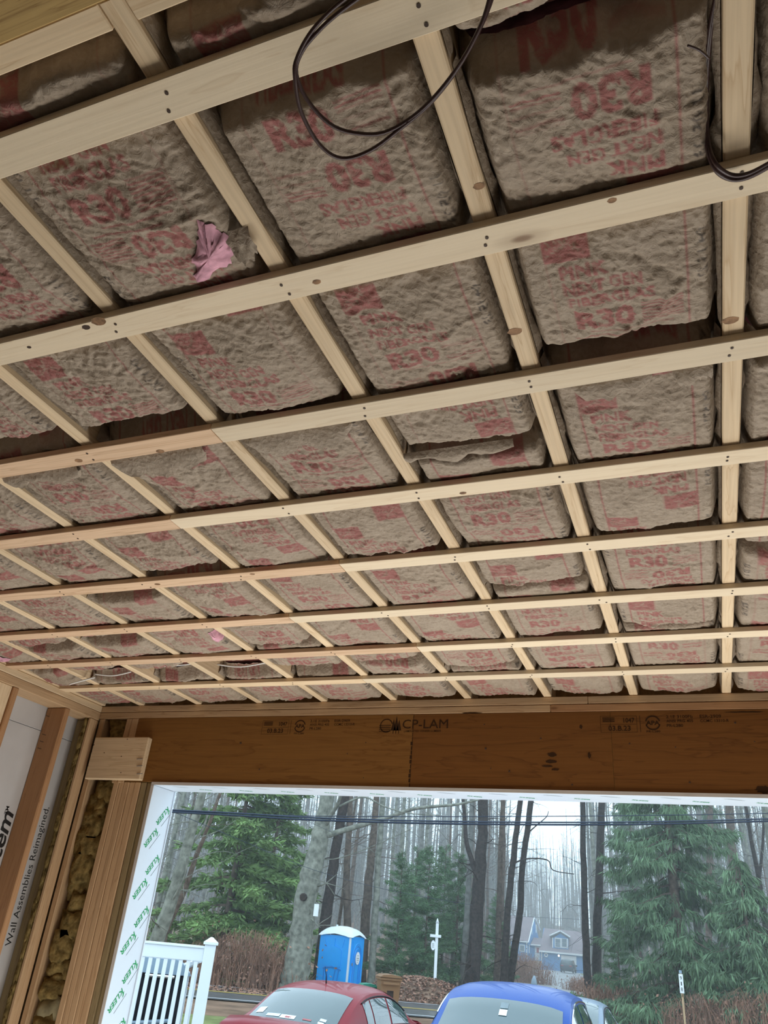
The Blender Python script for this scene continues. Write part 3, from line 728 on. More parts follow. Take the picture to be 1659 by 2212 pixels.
# ------------------------------------------------------------------ left wall framing
board('top_plate', 'upper plate along the top of the grey sheathed wall', 'plate', XS+.002, XL, YB, YF-.001, ZJ-T2, ZJ-.001, M['pine_y'], None, .003)
board('top_plate', 'lower plate along the top of the grey sheathed wall', 'plate', XS+.002, XL-.001, YB, YF-.001, ZJ-2*T2-.012, ZJ-T2-.0015, M['spruce_y'], None, .003)
board('ceiling_nailer', 'pale nailer lying on the plate of the grey sheathed wall', 'nailer', XL-.06, XL+.022, YB, YF-.002, ZJ+.0005, ZJ+.037, M['pine_y'], None, .003)
LZ = ZJ-2*T2-.013
ys = [3.206-k*.4064 for k in range(0, 13)]
for k, y in enumerate(ys):
    s = stud(f'reddish wall stud against grey sheathing, {ORD[k+1] if k < 14 else "last"} from the front corner', XS+.001, XL, y, y+.039, 0, LZ, 'fir_z')
    if k == 0:
        for px, py in ((97, 1587), (92, 1602), (87, 1617), (105, 1547)):
            c = at(px, py, y); mb = MB(); mb.tube([(c.x-.018-s.location.x, -.0195-.004, c.z+.003-s.location.z), (c.x+.01-s.location.x, -.0195-.004, c.z-.003-s.location.z)], .0017, 5); mb.build('bent_nail', M['rust'], s)
stud('olive stud standing deep against the sheathing near the corner', XS+.001, XS+.060, 3.466, 3.499, 0, LZ, 'treated_z')
stud('shallow corner board of the grey sheathed wall', XL-.020, XL, 3.427, 3.463, 0, LZ)
stud('shallow corner board touching the front wall studs', XL-.020, XL-.002, 3.464, 3.498, 0, LZ)
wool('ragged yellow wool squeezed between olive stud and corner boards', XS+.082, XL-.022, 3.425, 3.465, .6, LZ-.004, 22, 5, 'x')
# short piece of plywood at the nearest visible stud
pb = board('plywood_scrap', 'knotty pine panel beside the stud nearest the camera on the grey wall', 'board', XS+.02, XL-.012, 2.66, 2.799, 1.9, LZ, M['pine_z'], None, .002)
# printing on the sheathing
def sheath_text(items, y, z, mat='ink'):
    return letter_mesh('lettering', items, M[mat], wl, (XS+.0008, y, z), (0, 0, 1), (0, -1, 0))
# lettering runs upward along the wall; baseline towards the corner
sheath_text([('Wall Assemblies Reimagined.', 0, 0, .055, .70, .0, 0)], 3.452, ZJ-1.305)
sheath_text([('System', 0, 0, .118, .43, .02, .25), ('TM', .41, .074, .022, .042, .012, 0)], 3.222, ZJ-1.10)
# joints and tape line of the sheathing
box('foil_tape', XS, XS+.0012, 3.25, 3.32, ZJ-1.395, ZJ-1.383, M['pvc'], wl)

# ------------------------------------------------------------------ white jamb boards
JX = -3.028
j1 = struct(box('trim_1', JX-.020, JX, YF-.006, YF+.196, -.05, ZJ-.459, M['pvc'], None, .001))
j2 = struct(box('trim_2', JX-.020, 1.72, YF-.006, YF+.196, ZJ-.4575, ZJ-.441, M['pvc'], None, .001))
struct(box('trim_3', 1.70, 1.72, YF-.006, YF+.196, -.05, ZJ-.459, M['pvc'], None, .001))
box('cut_edge', JX-.0195, JX-.0005, YF-.0072, YF-.0058, -.05, ZJ-.459, M['pvc_edge'], None).parent = j1
j1.children[-1].location -= j1.location
o = box('cut_edge', JX-.0195, 1.72, YF-.0072, YF-.0058, ZJ-.457, ZJ-.4415, M['pvc_edge'], j2); o.location -= j2.location
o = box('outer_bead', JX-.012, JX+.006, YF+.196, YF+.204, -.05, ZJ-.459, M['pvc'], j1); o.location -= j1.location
def brand(parent, org, ux, uy, items, mat):
    return letter_mesh('lettering', items, M[mat], parent, Vector(org)-parent.location, ux, uy)
kl = [('KLEER', 0, 0, .028, .125, .02, .15), ('POLY', [(-.005, .028), (.008, .028), (.021, .044), (.013, .044)])]
ln = [('RECT', -.01, .052, .10, .0550)]
for i in range(7):
    z = ZJ-.545-i*.255
    for q, (yo, zo) in enumerate(((.140, 0), (.075, -.125))):
        # writing slants down the board, readable from inside with the head tilted
        d = Vector((0, -.64, -.77)).normalized(); n_ = Vector((0, .77, -.64)).normalized()
        org = Vector((JX+.0008, YF+yo+.02, z+zo))
        brand(j1, org, d, n_, kl, 'green_ink'); brand(j1, org, d, n_, ln, 'grey_ink')
for i in range(18):
    x = JX+.10+i*.26
    for q, yo in enumerate((.05, .13)):
        d = Vector((.94, .34, 0)); n_ = Vector((-.34, .94, 0)); org = Vector((x+q*.13, YF+yo-.02, ZJ-.4583))
        if q: brand(j2, org, d, -n_, [('KLEER', 0, 0, .018, .075, .02, .15)], 'green_ink')
        else: brand(j2, org, d, -n_, [('RECT', 0, 0, .09, .003), ('RECT', .012, .008, .075, .010)], 'grey_ink')
#OUTSIDE
# ------------------------------------------------------------------ ground outside
def sstep(a, b, x):
    t = min(1, max(0, (x-a)/(b-a))); return t*t*(3-2*t)
AZ0 = math.atan2((at_d(1195, 2100, 100)-EYE).x, (at_d(1195, 2100, 100)-EYE).y)
def ground(x, y):
    d = math.hypot(x-EYE.x, y-EYE.y); az = math.atan2(x-EYE.x, max(.1, y-EYE.y))
    z = -.2 - .34*sstep(4.2, 14, y) + .20*sstep(37, 43, d)
    side = sstep(.045, .14, abs(az-AZ0))
    z += side*(.5*sstep(40, 60, d)+5.5*sstep(60, 160, d)) + 9*sstep(165, 230, d)
    return z
def gxy(x, y, dz=0.0): return Vector((x, y, ground(x, y)+dz))
def base(px, dist):
    """ground point seen in column px (taken near the horizon) at a horizontal distance"""
    p = at_d(px, 2060, dist); return gxy(p.x, p.y)
def patch(name, outline_fn, nu, nv, mat, dz, parent=None):
    V = []; Fs = []
    for i in range(nu+1):
        for j in range(nv+1):
            x, y = outline_fn(i/nu, j/nv); V.append(gxy(x, y, dz))
    for i in range(nu):
        for j in range(nv): a = i*(nv+1)+j; Fs.append((a, a+nv+1, a+nv+2, a+1))
    return mesh_np(name, V, Fs, mat, parent, True)
def ax(t, lo, hi, mid, p=1.6):
    return mid+(abs(t)**p)*(hi-mid if t > 0 else mid-lo)*(1 if t > 0 else -1)
g = patch('ground', lambda u, v: (ax(2*u-1, -190, 120, -6), 3.72+(v**2.0)*240), 110, 120, M['litter'], -.012); struct(g)
g = struct(patch('driveway_ground', lambda u, v: (-6.5+9*u, 3.73+16.6*v+(2.4*u if v == 1 else 0)), 8, 24, M['asphalt_dry'], .012))
def roadline(off0, off1, name, mat, dz, parent, n=60):
    # road runs obliquely past the drive: x along, offsets measured in y
    return patch(name, lambda u, v: (-70+100*u, 34.0+.6*(-70+100*u)+off0+(off1-off0)*v), n, 3, mat, dz, parent)
rd = struct(roadline(0, 7.6, 'road', M['asphalt'], .02, None))
roadline(.35, .50, 'edge_line', M['white_line'], .034, rd); roadline(7.1, 7.27, 'edge_line', M['white_line'], .034, rd)
roadline(3.6, 3.73, 'centre_line', M['yellow_line'], .034, rd); roadline(3.87, 4.0, 'centre_line', M['yellow_line'], .034, rd)
def strip(px0, px1, d0, d1, sx, name, mat, dz):
    def fn(u, v):
        d = d0+(d1-d0)*v; a = at_d(px0[0]+(px0[1]-px0[0])*v, 2060, d); b = at_d(px1[0]+(px1[1]-px1[0])*v, 2060, d)
        s = sx*math.sin(v*5); return a.x+(b.x-a.x)*u+s, a.y+(b.y-a.y)*u
    return struct(patch(name, fn, 4, 24, mat, dz))
strip((1060, 1185), (1290, 1262), 44, 142, .8, 'drive_path', M['asphalt_dry'], .05)
strip((1120, 1120), (1180, 1210), 60, 140, .3, 'lawn_ground', M['grass'], .03)
strip((1262, 1245), (1300, 1270), 60, 140, .3, 'lawn_ground', M['grass'], .03)
strip((300, 300), (560, 540), 15.5, 24, .2, 'lawn_ground', M['grass'], .03)

# ------------------------------------------------------------------ plants
def bare_tree_parts(seed, h, r, nb, reach, low=.30, twigs=3):
    rs = random.Random(seed); tr = MB(); cr = MB(); n = 9
    lx, ly = rs.uniform(-.03, .03)*h, rs.uniform(-.03, .03)*h; pts = []
    for i in range(n):
        t = i/(n-1); pts.append(Vector((lx*t*t+rs.uniform(-.06, .06)*(t > 0), ly*t*t+rs.uniform(-.06, .06)*(t > 0), h*t)))
    rad = [r*(1.25 if i == 0 else 1)*(1-.82*(i/(n-1))**1.2) for i in range(n)]
    tr.tube(pts, rad, 7)
    for b in range(nb):
        t = low+(1-low)*rs.random()**.8; f = t*(n-1); i = min(int(f), n-2); p = pts[i].lerp(pts[i+1], f-i)
        a = rs.uniform(0, 2*PI); up = rs.uniform(.1, 1.0); L = reach*(1.15-t*.7)*rs.uniform(.5, 1.1); d = Vector((math.cos(a), math.sin(a), up)).normalized()
        bp = [p]; q = p.copy(); dd = d.copy()
        for k in range(4):
            dd = (dd+Vector((rs.uniform(-.3, .3), rs.uniform(-.3, .3), rs.uniform(-.2, .3)))).normalized(); q = q+dd*L/4; bp.append(q.copy())
        br = r*.22*(1.1-t*.7); cr.tube(bp, [br, br*.75, br*.5, br*.35, br*.2], 4, False)
        for s in range(twigs):
            k = rs.randint(1, 4); q = bp[k].copy(); e = Vector((rs.uniform(-1, 1), rs.uniform(-1, 1), rs.uniform(-.5, .7))).normalized(); tp = [q]
            for _ in range(3):
                e = (e+Vector((rs.uniform(-.4, .4), rs.uniform(-.4, .4), rs.uniform(-.4, .3)))).normalized(); q = q+e*L*rs.uniform(.1, .22); tp.append(q.copy())
            cr.tube(tp, [br*.3, br*.25, br*.2, br*.12], 3, False)
    return tr, cr
def bare_tree(seed, h, r, nb, reach, mat, label, group=None, low=.3, twigs=3):
    tr, cr = bare_tree_parts(seed, h, r, nb, reach, low, twigs)
    root = empty('bare_tree', (0, 0, 0), 0, label, 'tree', group)
    tr.build('trunk', M[mat], root, True); cr.build('crown', M[mat], root)
    return root
fr = random.Random(11)
protos = []
for s in range(9):
    protos.append(bare_tree(40+s, fr.uniform(17, 25), fr.uniform(.13, .24), fr.randint(16, 24), fr.uniform(3.0, 4.6), ['bark_pale', 'bark_pale', 'bark_brown', 'bark_pale', 'bark_grey', 'bark_pale', 'bark_brown', 'bark_grey', 'bark_pale'][s],
                            'slender bare tree standing in the misty wood beyond the road', 'bare trees in the misty wood', .22, 4))
count = 0; used = [False]*9
def plant(px, dist, k, sc_=1.0):
    p = base(px, dist)
    o = protos[k] if not used[k] else copy_tree(protos[k]); used[k] = True
    o.location = p-Vector((0, 0, .1)); o.rotation_euler = (fr.uniform(-.04, .04), fr.uniform(-.04, .04), fr.uniform(0, 2*PI)); o.scale = (sc_,)*3
    return o
px = 250.0; n = 0
while n < 255:
    px = fr.uniform(250, 1850); d = 40+95*fr.random()**.75
    if 1105 < px < 1262 and d < 150: 
        d = fr.uniform(158, 215)
    if 400 < px < 660 and d < 60 and fr.random() < .5: continue
    plant(px, d, fr.randrange(9), fr.uniform(.75, 1.2)); n += 1
def distant_woods(n, seed):
    rs = nrs(seed); V = []; Fs = []
    for i in range(n):
        px = rs.uniform(200, 1900); d = 80+140*rs.rand()
        if 1095 < px < 1270 and d < 170: d = rs.uniform(170, 225)
        p = base(px, d); h = rs.uniform(13, 23); r = rs.uniform(.07, .17); lx, ly = rs.normal(0, .5, 2)
        P = [(p.x, p.y, p.z-.3), (p.x+lx*.5+rs.normal(0, .12), p.y+ly*.5, p.z+h*.5), (p.x+lx, p.y+ly, p.z+h)]
        v, f = tube_arrays(P, [r, r*.75, r*.25], 3, False); o_ = len(V); V += v; Fs += [tuple(q+o_ for q in w_) for w_ in f]
        for b in range(9):
            t = rs.uniform(.12, .98); a = rs.uniform(0, 2*PI); L = rs.uniform(1.2, 3.6)*(1.2-t*.6); q = Vector((p.x+lx*t, p.y+ly*t, p.z+h*t)); e = q+Vector((math.cos(a)*L, math.sin(a)*L, L*rs.uniform(-.1, .9))); m2 = q.lerp(e, .5)+Vector((0, 0, rs.uniform(-.3, .3)))
            v, f = tube_arrays([q, m2, e], [r*.24, r*.18, r*.08], 3, False); o_ = len(V); V += v; Fs += [tuple(q2+o_ for q2 in w_) for w_ in f]
    return tag(mesh_np('distant_woods', V, Fs, M['bark_pale']), 'dense distant bare woods closing the view beyond the road', 'woods', None, 'stuff')
distant_woods(1700, 77)
def traced_tree(label, pts, y, wid, mat, limbs=(), nb=0, seed=0, top=9.0, reach=2.2):
    """trunk through photographed points at one depth, carried on upwards past the header; limbs likewise"""
    P = [at(px, py, y) for px, py in pts]; k = (P[0]-EYE).length/F*.94
    gz = ground(P[-1].x, P[-1].y); d = P[-1]-P[-2]
    if P[-1].z > gz-.1: P.append(P[-1]+d.normalized()*((gz-.2-P[-1].z)/min(-.3, d.normalized().z)))
    d0 = (P[0]-P[1]).normalized(); P.insert(0, P[0]+d0*top*.5); P.insert(0, P[0]+(d0+Vector((.05, 0, .1))).normalized()*top*.5)
    wid = list(wid); R = [wid[0]*.45, wid[0]*.8]+wid+[wid[-1]*1.25]*(len(P)-2-len(wid)); R = [q*k/2 for q in R]
    root = empty('bare_tree', P[-1], 0, label, 'tree'); o0 = P[-1].copy()
    S = smooth_path(P, 4); RR = np.interp(np.linspace(0, len(P)-1, len(S)), range(len(P)), R)
    mb = MB(); rs = random.Random(seed); ring = len(S)
    mb.tube([p-o0+Vector((rs.uniform(-1, 1), rs.uniform(-1, 1), 0))*RR[i]*.12 for i, p in enumerate(S)], list(RR), 10); mb.build('trunk', M[mat], root, True)
    for lp, lw, dy in limbs:
        Q = smooth_path([at(a, b, y+dy*i/(len(lp)-1)) for i, (a, b) in enumerate(lp)], 4); mb = MB()
        lr = np.linspace(lw[0], lw[1], len(Q))*k/2; mb.tube([p-o0 for p in Q], list(lr), 7); mb.build('limb', M[mat], root, True)
    if nb:
        cr = MB()
        for b in range(nb):
            i = rs.randint(0, len(S)-6); p = S[i]-o0; a = rs.uniform(0, 2*PI); L = reach*rs.uniform(.4, 1.2); dd = Vector((math.cos(a), math.sin(a), rs.uniform(-.2, .8))).normalized(); q = p.copy(); bp = [q]
            for _ in range(5):
                dd = (dd+Vector((rs.uniform(-.35, .35), rs.uniform(-.35, .35), rs.uniform(-.35, .25)))).normalized(); q = q+dd*L/5; bp.append(q.copy())
            r0 = RR[i]*.14; cr.tube(bp, [r0, r0*.8, r0*.6, r0*.45, r0*.3, r0*.15], 4, False)
            for s in range(4):
                q = bp[rs.randint(1, 5)].copy(); e = Vector((rs.uniform(-1, 1), rs.uniform(-1, 1), rs.uniform(-.7, .5))).normalized(); tp = [q]
                for _ in range(3): e = (e+Vector((rs.uniform(-.4, .4), rs.uniform(-.4, .4), rs.uniform(-.5, .2)))).normalized(); q = q+e*L*.2; tp.append(q.copy())
                cr.tube(tp, [r0*.35, r0*.3, r0*.22, r0*.12], 3, False)
        cr.build('crown', M[mat], root)
    return root
maple = traced_tree('big grey lichened maple trunk beside the blue portable toilet', [(704, 1735), (692, 1800), (681, 1850), (668, 1905), (657, 1960), (648, 2030), (638, 2110)], 31.5, [30, 36, 40, 44, 46, 48, 56], 'bark_grey',
    [([(702, 1806), (735, 1796), (790, 1780), (840, 1765), (900, 1746), (985, 1738), (1035, 1727)], (13, 4), 2.0), ([(700, 1790), (712, 1765), (728, 1740), (738, 1712)], (12, 6), -1.0), ([(733, 1742), (762, 1728), (790, 1722), (830, 1742), (880, 1756), (950, 1762)], (5, 1.6), .6), ([(668, 1850), (720, 1856), (800, 1830), (890, 1790)], (2.5, 1.2), 1.0)], 10, 3, 8.0, 2.5)
o = MB(); c = at(656, 1938, 31.1); 
kn = MB(); kn.tube([(c-maple.location)+Vector((0, -.1, 0)), (c-maple.location)+Vector((0, .25, 0))], [.14, .20], 9); kn.build('branch_scar', M['bark_dark'], maple)
sg = MB(); c = at(683, 1966, 31.2)-maple.location; sg.box(c.x-.10, c.x+.10, c.y-.02, c.y+.02, c.z-.22, c.z+.22); sg.build('tree_tag', M['white_paint'], maple)['label'] = 'small white sign nailed to trunk'
traced_tree('dark trunk just behind the big lichened maple', [(742, 1735), (731, 1800), (720, 1870), (708, 1950), (697, 2050)], 36, [20, 20, 21, 22, 24], 'bark_dark', (), 8, 4)
traced_tree('dark thin trunk rising above the toilet roof', [(757, 1735), (752, 1830), (748, 1900), (750, 1990)], 39, [12, 13, 14, 15], 'bark_brown', (), 8, 5)
traced_tree('reddish brown trunk behind the toilet roof corner', [(812, 1740), (802, 1850), (793, 1940), (785, 2040)], 40, [13, 16, 18, 19], 'bark_brown', (), 8, 6)
traced_tree('lichen spotted trunk between toilet and wheeled bin', [(826, 1740), (818, 1850), (812, 1960), (804, 2080)], 38, [11, 12, 13, 14], 'bark_grey', (), 8, 7)
traced_tree('leaning grey trunk next to the white jamb board', [(432, 1735), (412, 1800), (392, 1870), (368, 1950), (340, 2030)], 24, [18, 21, 23, 26, 30], 'bark_grey', [([(372, 1930), (392, 1880), (410, 1830), (438, 1790), (455, 1735)], (9, 4), .5), ([(350, 1975), (378, 1935), (400, 1890), (404, 1850)], (6, 3), -.4)], 14, 8, 6.0)
traced_tree('dark forked trunk crossing behind the leaning grey trunk', [(470, 1730), (444, 1800), (420, 1860), (398, 1925), (366, 1990), (345, 2050)], 25.5, [7, 8, 10, 12, 15, 17], 'bark_brown', (), 10, 9, 6.0)
traced_tree('stout dark forked trunk behind the blue car roof', [(1043, 1735), (1042, 1800), (1036, 1890), (1031, 1960), (1026, 2040), (1018, 2130)], 40, [22, 21, 25, 27, 27, 30], 'bark_dark', [([(1033, 1900), (1020, 1860), (1008, 1820), (1004, 1770), (1000, 1725)], (12, 7), -.5)], 14, 10)
traced_tree('dark trunk half hidden between two others behind the blue car', [(1086, 1735), (1082, 1830), (1078, 1960), (1074, 2100)], 43, [9, 10, 11, 13], 'bark_brown', (), 12, 11)
traced_tree('leaning dark trunk, first of a pair by the far driveway', [(1124, 1735), (1114, 1810), (1104, 1900), (1096, 1980), (1088, 2110)], 41, [11, 12, 13, 13, 15], 'bark_dark', [([(1108, 1865), (1140, 1855), (1183, 1858), (1195, 1880), (1240, 1888)], (3.5, 1.5), .5)], 12, 12)
traced_tree('crooked dark trunk, second of a pair by the far driveway', [(1147, 1735), (1138, 1800), (1128, 1880), (1122, 1980), (1112, 2050), (1102, 2120)], 42, [12, 12, 12, 13, 14, 16], 'bark_dark', [([(1140, 1800), (1160, 1782), (1180, 1765), (1185, 1752)], (3, 1.2), .3)], 12, 13)
traced_tree('dark straight trunk, nearer the far driveway of two beside the spruce', [(1259, 1735), (1260, 1820), (1262, 1930), (1266, 2040), (1272, 2160)], 44, [11, 12, 13, 14, 16], 'bark_dark', (), 12, 14)
traced_tree('dark straight trunk touching the big spruce branches', [(1299, 1735), (1297, 1820), (1293, 1930), (1290, 2040), (1288, 2170)], 45, [14, 15, 16, 17, 19], 'bark_dark', (), 14, 15)
traced_tree('mossy pale trunk leaning across the spruce edge', [(1275, 1740), (1281, 1840), (1290, 1940), (1296, 2040), (1300, 2150)], 60, [7, 8, 9, 9, 10], 'bark_grey', (), 8, 16)
traced_tree('tall brown trunk rising through the big spruce crown', [(1450, 1735), (1452, 1800), (1456, 1880), (1458, 1960), (1462, 2100)], 52, [22, 22, 22, 22, 22], 'bark_brown', (), 4, 17)
traced_tree('reddish brown trunk beyond the spruce, above its shoulder', [(1534, 1735), (1534, 1790), (1532, 1850), (1530, 2090)], 56, [10, 11, 11, 12], 'bark_brown', (), 8, 18)
traced_tree('purple grey trunk beyond the spruce skirt', [(1576, 1735), (1580, 1820), (1590, 1930), (1602, 2040)], 50, [16, 17, 19, 22], 'bark_brown', (), 6, 19)
traced_tree('slim forked trunk past the spruce tip', [(1610, 1735), (1622, 1810), (1640, 1900), (1655, 2010)], 46, [6, 7, 9, 11], 'bark_dark', [([(1640, 1900), (1648, 1820), (1650, 1740)], (6, 4), .4)], 10, 20)

def conifer(name, label, h, rad, n_br, n_sp, style, seed, mat, trunk_r, group=None, skirt=.04, bmat='bark_brown'):
    """trunk, boughs and a mass of sprays; style 'droop' hangs the sprays, 'flat' lays them along the bough, 'fir' sets them upright"""
    rs = nrs(seed); root = empty(name, (0, 0, 0), 0, label, 'tree', group)
    tr = MB(); tr.tube([(0, 0, -.3), (0, 0, h*.3), (.03*h*.1, 0, h*.65), (0, 0, h)], [trunk_r, trunk_r*.8, trunk_r*.45, .02], 8); tr.build('trunk', M[bmat], root, True)
    bo = MB(); Pq = []; Dq = []; Lq = []
    for b in range(n_br):
        t = skirt+(1-skirt)*(b+rs.rand())/n_br; z = h*t; a = rs.uniform(0, 2*PI); L = rad*(1-t)**.75*rs.uniform(.7, 1.1)+.15
        rise = {'droop': -.05, 'flat': .02, 'fir': .18}[style]; sagq = {'droop': .30, 'flat': .18, 'fir': .02}[style]
        s = np.linspace(0, 1, 6); X = np.cos(a)*L*s; Y = np.sin(a)*L*s; Z = z+L*(rise*s-sagq*np.sin(PI*s*.75)*s+({'droop': .10, 'flat': -.02, 'fir': 0}[style])*s**3)
        bo.tube(list(zip(X, Y, Z)), list(np.linspace(.012+.012*L, .004, 6)), 3, False)
        k = max(4, int(n_sp/n_br*L/(rad*.6)))
        q = rs.uniform(.12, 1.0, k); px_ = np.interp(q, s, X); py_ = np.interp(q, s, Y); pz_ = np.interp(q, s, Z)
        side = rs.uniform(-1, 1, k)*.22*L*(1.1-q*.6); px_ += -np.sin(a)*side; py_ += np.cos(a)*side
        if style == 'droop': d = np.stack([np.cos(a)*.25+rs.normal(0, .22, k), np.sin(a)*.25+rs.normal(0, .22, k), -1+rs.uniform(-.1, .5, k)], 1); l = rs.uniform(.25, .62, k)
        elif style == 'flat': d = np.stack([np.cos(a)*.8+rs.normal(0, .45, k), np.sin(a)*.8+rs.normal(0, .45, k), -.18+rs.normal(0, .16, k)], 1); l = rs.uniform(.18, .45, k)
        else: d = np.stack([np.cos(a)*.8+rs.normal(0, .5, k), np.sin(a)*.8+rs.normal(0, .5, k), .1+rs.normal(0, .3, k)], 1); l = rs.uniform(.12, .30, k)
        Pq.append(np.stack([px_, py_, pz_], 1)); Dq.append(d); Lq.append(l)
    bo.build('boughs', M[bmat], root)['kind'] = 'stuff'
    P = np.concatenate(Pq); D = np.concatenate(Dq); L = np.concatenate(Lq)[:, None]
    V = []; Wd = {'droop': .13, 'flat': .26, 'fir': .16}[style]
    for blade in range(3):
        d = D+rs.normal(0, .30, D.shape); d /= np.linalg.norm(d, axis=1, keepdims=True)
        sd = np.cross(d, rs.normal(0, 1, d.shape)); sd /= np.linalg.norm(sd, axis=1, keepdims=True)+1e-6; ll = L*rs.uniform(.6, 1.1, L.shape)
        p0 = P+rs.normal(0, .05, P.shape)
        V.append(np.stack([p0, p0+d*ll*.45+sd*ll*Wd*.5, p0+d*ll, p0+d*ll*.45-sd*ll*Wd*.5], 1))
    V = np.concatenate(V).reshape(-1, 3); Fq = np.arange(len(V)).reshape(-1, 4)
    f = mesh_np('foliage', V, Fq, M[mat], root); f['kind'] = 'stuff'
    return root
def stand(o, px, dist, rz=0.0, sc_=1.0, dz=0.0):
    o.location = base(px, dist)+Vector((0, 0, dz)); o.rotation_euler = (0, 0, rz); o.scale = (sc_,)*3; return o
stand(conifer('norway_spruce', 'wide drooping spruce behind the numbered roadside marker', 15.5, 4.7, 115, 16000, 'droop', 5, 'spruce_leaf', .26, None, .02), 1468, 40)
stand(conifer('hemlock_tree', 'broad green hemlock behind the white railing post', 12.0, 3.9, 105, 14000, 'flat', 6, 'hemlock_leaf', .15, None, .03), 478, 41, 0, 1.18)
stand(conifer('hemlock_tree', 'thinner hemlock between the leaning trunks and big hemlock', 14.0, 2.8, 80, 6000, 'flat', 7, 'hemlock_leaf', .12, None, .10), 560, 42)
stand(conifer('norway_spruce', 'thin misty spruce rising behind the widest spruce', 20.0, 3.2, 80, 5000, 'droop', 15, 'spruce_leaf', .2, None, .12), 1380, 66)
stand(conifer('norway_spruce', 'narrow misty spruce past the widest spruce shoulder', 17.0, 2.8, 70, 4000, 'droop', 16, 'spruce_leaf', .2, None, .1), 1560, 62)
stand(conifer('norway_spruce', 'low spruce skirt behind the brown brambles by marker post', 6.5, 3.0, 60, 5000, 'droop', 17, 'spruce_leaf', .12, None, .02), 1620, 38)
fa = conifer('young_fir', 'young fir directly behind the white sign post', 6.3, 1.7, 66, 5200, 'fir', 8, 'fir_leaf', .07, 'young firs beyond the road')
stand(fa, 918, 43)
for i, (px, d, s, lab) in enumerate(((856, 38, .86, 'young fir behind the brown wheeled bin'), (985, 41, .92, 'young fir beside the stout dark forked trunk'), (890, 43, .95, 'young fir between bin and sign post, further back'),
        (1075, 47, .72, 'short fir in the gap between dark trunks behind blue car'), (955, 44, 1.0, 'young fir further back beside the sign post'), (1012, 45, .66, 'low fir at the foot of the forked trunk'),
        (1335, 39, .55, 'small fir at the spruce edge by the dark straight trunk'), (600, 40, .7, 'small fir at the hemlock edge near the maple'))):
    o = copy_tree(fa); o['label'] = lab; stand(o, px, d+4, i*1.3, s*1.08)

def bramble(label, px, dist, wx, wy, h, n, seed, leaves=0):
    rs = nrs(seed); c = base(px, dist); mb = MB()
    root = empty('bramble_bush', c, 0, label, 'bush', 'dead brambles along the road')
    V = []; Fs = []
    for i in range(n):
        x, y = rs.normal(0, .38)*wx, rs.normal(0, .38)*wy; gz = ground(c.x+x, c.y+y)-c.z; hh = h*rs.uniform(.45, 1.1)*(1-min(.7, (x/wx)**2)); a = rs.uniform(0, 2*PI); ln = rs.uniform(.1, .7)*hh
        P = [(x, y, gz-.05), (x+math.cos(a)*ln*.3, y+math.sin(a)*ln*.3, gz+hh*.6), (x+math.cos(a)*ln*.8, y+math.sin(a)*ln*.8, gz+hh), (x+math.cos(a)*ln*1.3, y+math.sin(a)*ln*1.3, gz+hh*.85)]
        v, f = tube_arrays(P, [.013, .010, .007, .004], 3, False); o_ = len(V); V += v; Fs += [tuple(q+o_ for q in w_) for w_ in f]
    s = mesh_np('stems', V, Fs, M['bramble'], root); s['kind'] = 'stuff'
    if leaves:
        P = np.stack([rs.normal(0, .38, leaves)*wx, rs.normal(0, .38, leaves)*wy, np.abs(rs.normal(0, .4, leaves))*h], 1)
        A = rs.normal(0, 1, (leaves, 3)); A /= np.linalg.norm(A, axis=1, keepdims=True); B = np.cross(A, rs.normal(0, 1, (leaves, 3))); B /= np.linalg.norm(B, axis=1, keepdims=True)
        k = .06*rs.uniform(.6, 1.4, (leaves, 1)); V = np.stack([P-A*k, P+B*k*.6, P+A*k, P-B*k*.6], 1).reshape(-1, 3)
        l = mesh_np('leaves', V, np.arange(len(V)).reshape(-1, 4), M['dead_leaf'], root); l['kind'] = 'stuff'
    return root
for i, a in enumerate((('reddish dead bramble thicket in front of the hemlock', 535, 36.4, 3.4, 1.0, 1.9, 700, 1, 1300), ('dead bramble thicket between hemlock and maple trunk', 602, 36.5, 1.8, 1.2, 1.2, 450, 2, 700),
        ('dead brambles seen through the white railing', 430, 36.5, 3.0, 1.2, 1.3, 450, 3, 500), ('dead brambles beneath the marker post', 1535, 37, 3.2, 1.4, 1.3, 650, 4, 1100), ('dead brambles at the far end of the spruce skirt', 1640, 36, 2.6, 1.4, 1.6, 600, 5, 900),
        ('rusty brambles at the foot of the paired straight trunks', 1318, 41, 2.6, 1.6, 1.2, 500, 6, 900), ('brown bramble mound beside the far driveway', 1128, 68, 3.2, 2.0, 1.9, 700, 7, 700), ('low brambles by the far driveway edge', 1256, 62, 1.6, 2.0, .9, 400, 8, 500))):
    bramble(*a)
